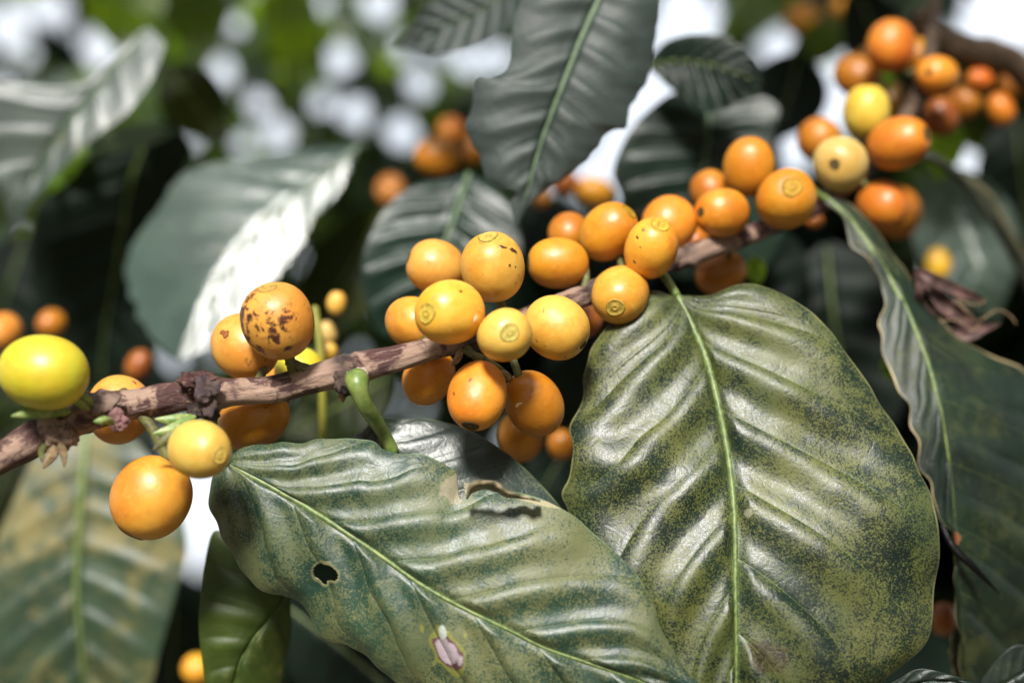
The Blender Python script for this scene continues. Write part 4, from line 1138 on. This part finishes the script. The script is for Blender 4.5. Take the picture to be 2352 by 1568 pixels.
# ------------------------------------------------------------------ far foliage, and unseen leaves added to block light (uncountable)
GAPS = [(1075, 140, 62), (1145, 135, 60), (785, 140, 66), (510, 165, 60), (595, 235, 50), (640, 310, 62), (815, 255, 62), (925, 305, 72), (870, 10, 80), (740, 235, 45), (965, 190, 60), (1010, 110, 45), (930, 110, 40),
        (1490, 225, 78), (1430, 330, 66), (1365, 410, 66), (1890, 245, 74), (1815, 330, 66), (2290, 30, 150), (1580, 55, 90), (1330, 0, 90), (455, 1150, 90), (470, 1240, 70),
        (1805, 125, 62), (1880, 115, 62), (2235, 650, 50), (2150, 565, 50), (70, 690, 60), (440, 320, 40), (110, 620, 35), (1700, 30, 40), (20, 70, 50), (240, 110, 36), (820, 600, 40), (810, 545, 40), (2215, 390, 45), (2265, 410, 36),
        (110, 30, 40), (0, 230, 40), (740, 10, 40), (560, 330, 40), (545, 60, 36), (1210, 1020, 50), (1290, 870, 36), (400, 825, 26), (350, 1340, 36), (390, 1440, 36), (2240, 650, 40), (2150, 1530, 36), (1240, 440, 40)]
BRIGHT = [(700, 180, 420, 260)]         # airy part of the bush


def foliage(name, n, region, depths, size, label, seed, dark=1.0, airy=True, gaps=True, mats=None):
    r = np.random.default_rng(seed)
    VV, FF, UV, MI = [], [], [], []
    nu, nv = 6, 5
    cnt = 0
    tries = 0
    gx = np.array([g_[0] for g_ in GAPS]); gy = np.array([g_[1] for g_ in GAPS]); gr = np.array([g_[2] for g_ in GAPS])
    fg = gridfaces(nu, nv)
    while cnt < n and tries < n * 12:
        tries += 1
        if callable(region):
            c0 = region(r)
            if any(np.linalg.norm(np.cross(c0 - T, SD)) < q + .02 and np.dot(c0 - T, SD) > 0.02 for T, q in FLECKS):
                continue
            x = y = -9999; d = 1.0
        else:
            x = r.uniform(region[0], region[2]); y = r.uniform(region[1], region[3]); d = r.uniform(*depths)
            c0 = W(x, y, d)
        L_ = r.uniform(*size); wd = L_ * r.uniform(.36, .46)
        if airy:
            q = ((x - 700) / 480) ** 2 + ((y - 150) / 300) ** 2
            if q < 1 and r.random() < 0.25 * (1 - q ** 3):
                continue
        ax = r.normal(size=3); ax[2] -= 0.8; ax /= np.linalg.norm(ax)
        up = r.normal(size=3) + np.array([0, -.6, .9]); side = np.cross(ax, up); side /= np.linalg.norm(side); nr = np.cross(side, ax)
        t = np.linspace(0, 1, nu)[:, None]; s = np.linspace(-1, 1, nv)[None, :]
        w = wd / 2 * np.sin(math.pi * np.clip(t, .01, .99) ** .85) ** .8
        dro = r.uniform(.1, .5)
        P = c0 + ax * (L_ * (t - .5))[..., None] + side * (w * s)[..., None] + nr * (-dro * L_ * (t - .5) ** 2 + 0.25 * w * np.abs(s) * r.uniform(-.5, 1))[..., None]
        if gaps:
            rel = P.reshape(-1, 3) - CAM
            dep = rel @ BZ
            X = 1176 + (rel @ BX) / dep / K; Y = 784 - (rel @ BY) / dep / K
            bl = 46 * (1 - .303 / d)          # half the blur disc at that depth
            if (np.hypot(X[:, None] - gx, Y[:, None] - gy) < (gr * (0.6 if not airy else .72) * (1 if size[1] > .04 else .72) + bl * (.3 if not airy and size[1] > .04 else 0))).any():
                continue
        VV.append(P.reshape(-1, 3)); FF.append(fg + cnt * nu * nv)
        UV.append(np.stack([s + 0 * t, t + 0 * s], -1).reshape(-1, 2))
        MI.append(np.full(len(fg), r.choice(len(mats), p=[m_[1] for m_ in mats])))
        cnt += 1
    V = np.vstack(VV)
    o = part(name, V, np.vstack(FF), M[mats[0][0]], None, np.vstack(UV), np.zeros((len(V), 4)))
    for m_ in mats[1:]:
        o.data.materials.append(M[m_[0]])
    o.data.polygons.foreach_set('material_index', np.concatenate(MI).astype(np.int32))
    tag(o, label, 'foliage', kind='stuff')
    LOG(name, cnt, tries)
    return o


foliage('distant_foliage', 9000, (-300, -300, 2650, 1900), (1.0, 2.2), (.04, .085), 'dense blurred coffee foliage far behind the branch with bright gaps', 101,
        mats=[('leaf_painted_shade', .22), ('leaf_silver', .26), ('leaf_olive', .18), ('leaf_lime', .18), ('leaf_back', .16)])
foliage('distant_foliage', 6000, (300, -80, 1250, 520), (.85, 1.5), (.016, .034), 'fine blurred leaves of the airy upper middle of the background, sky shining between them', 106, airy=False,
        mats=[('leaf_painted_shade', .08), ('leaf_silver', .26), ('leaf_olive', .14), ('leaf_lime', .22), ('leaf_back', .30)])
foliage('shaded_foliage', 520, (1050, 430, 2750, 2000), (.55, .9), (.08, .13), 'foliage coloured shade-black right behind the cherries and the big mottled leaf', 102, airy=False,
        mats=[('leaf_painted_shade', .93), ('leaf_dark', .07)])
foliage('shaded_foliage', 160, (-500, 1250, 1100, 2100), (.6, 1.0), (.08, .13), 'foliage coloured shade-dark behind the leaves along the bottom edge', 103, airy=False,
        mats=[('leaf_painted_shade', .85), ('leaf_olive', .15)])


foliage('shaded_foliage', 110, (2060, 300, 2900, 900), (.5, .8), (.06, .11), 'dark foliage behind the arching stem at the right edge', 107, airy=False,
        mats=[('leaf_painted_shade', .6), ('leaf_olive', .4)])


def roof(r):
    """unseen leaves added overhead to shade what lies behind the branch"""
    d = r.uniform(-.5, 2.1)
    h = max(.20, .275 * d) + r.uniform(0, .10)
    return CAM + BZ * d + BY * h + BX * r.uniform(-.55 - .2 * d, .55 + .2 * d)


def flank(r):
    """unseen leaves added at both sides to cut the skylight"""
    d = r.uniform(-.5, 1.6)
    sg = 1 if r.random() < .5 else -1
    return CAM + BZ * d + BY * r.uniform(-.4, .35 + .1 * d) + BX * sg * (max(.32, .42 * d) + r.uniform(0, .12))


foliage('added_canopy', 2200, roof, None, (.08, .13), 'unseen leaves added overhead, shading everything behind the branch', 104, airy=False, gaps=False,
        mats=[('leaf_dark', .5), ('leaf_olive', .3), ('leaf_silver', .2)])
foliage('added_side_leaves', 1300, flank, None, (.08, .13), 'unseen leaves added at both sides to cut the skylight', 105, airy=False, gaps=False,
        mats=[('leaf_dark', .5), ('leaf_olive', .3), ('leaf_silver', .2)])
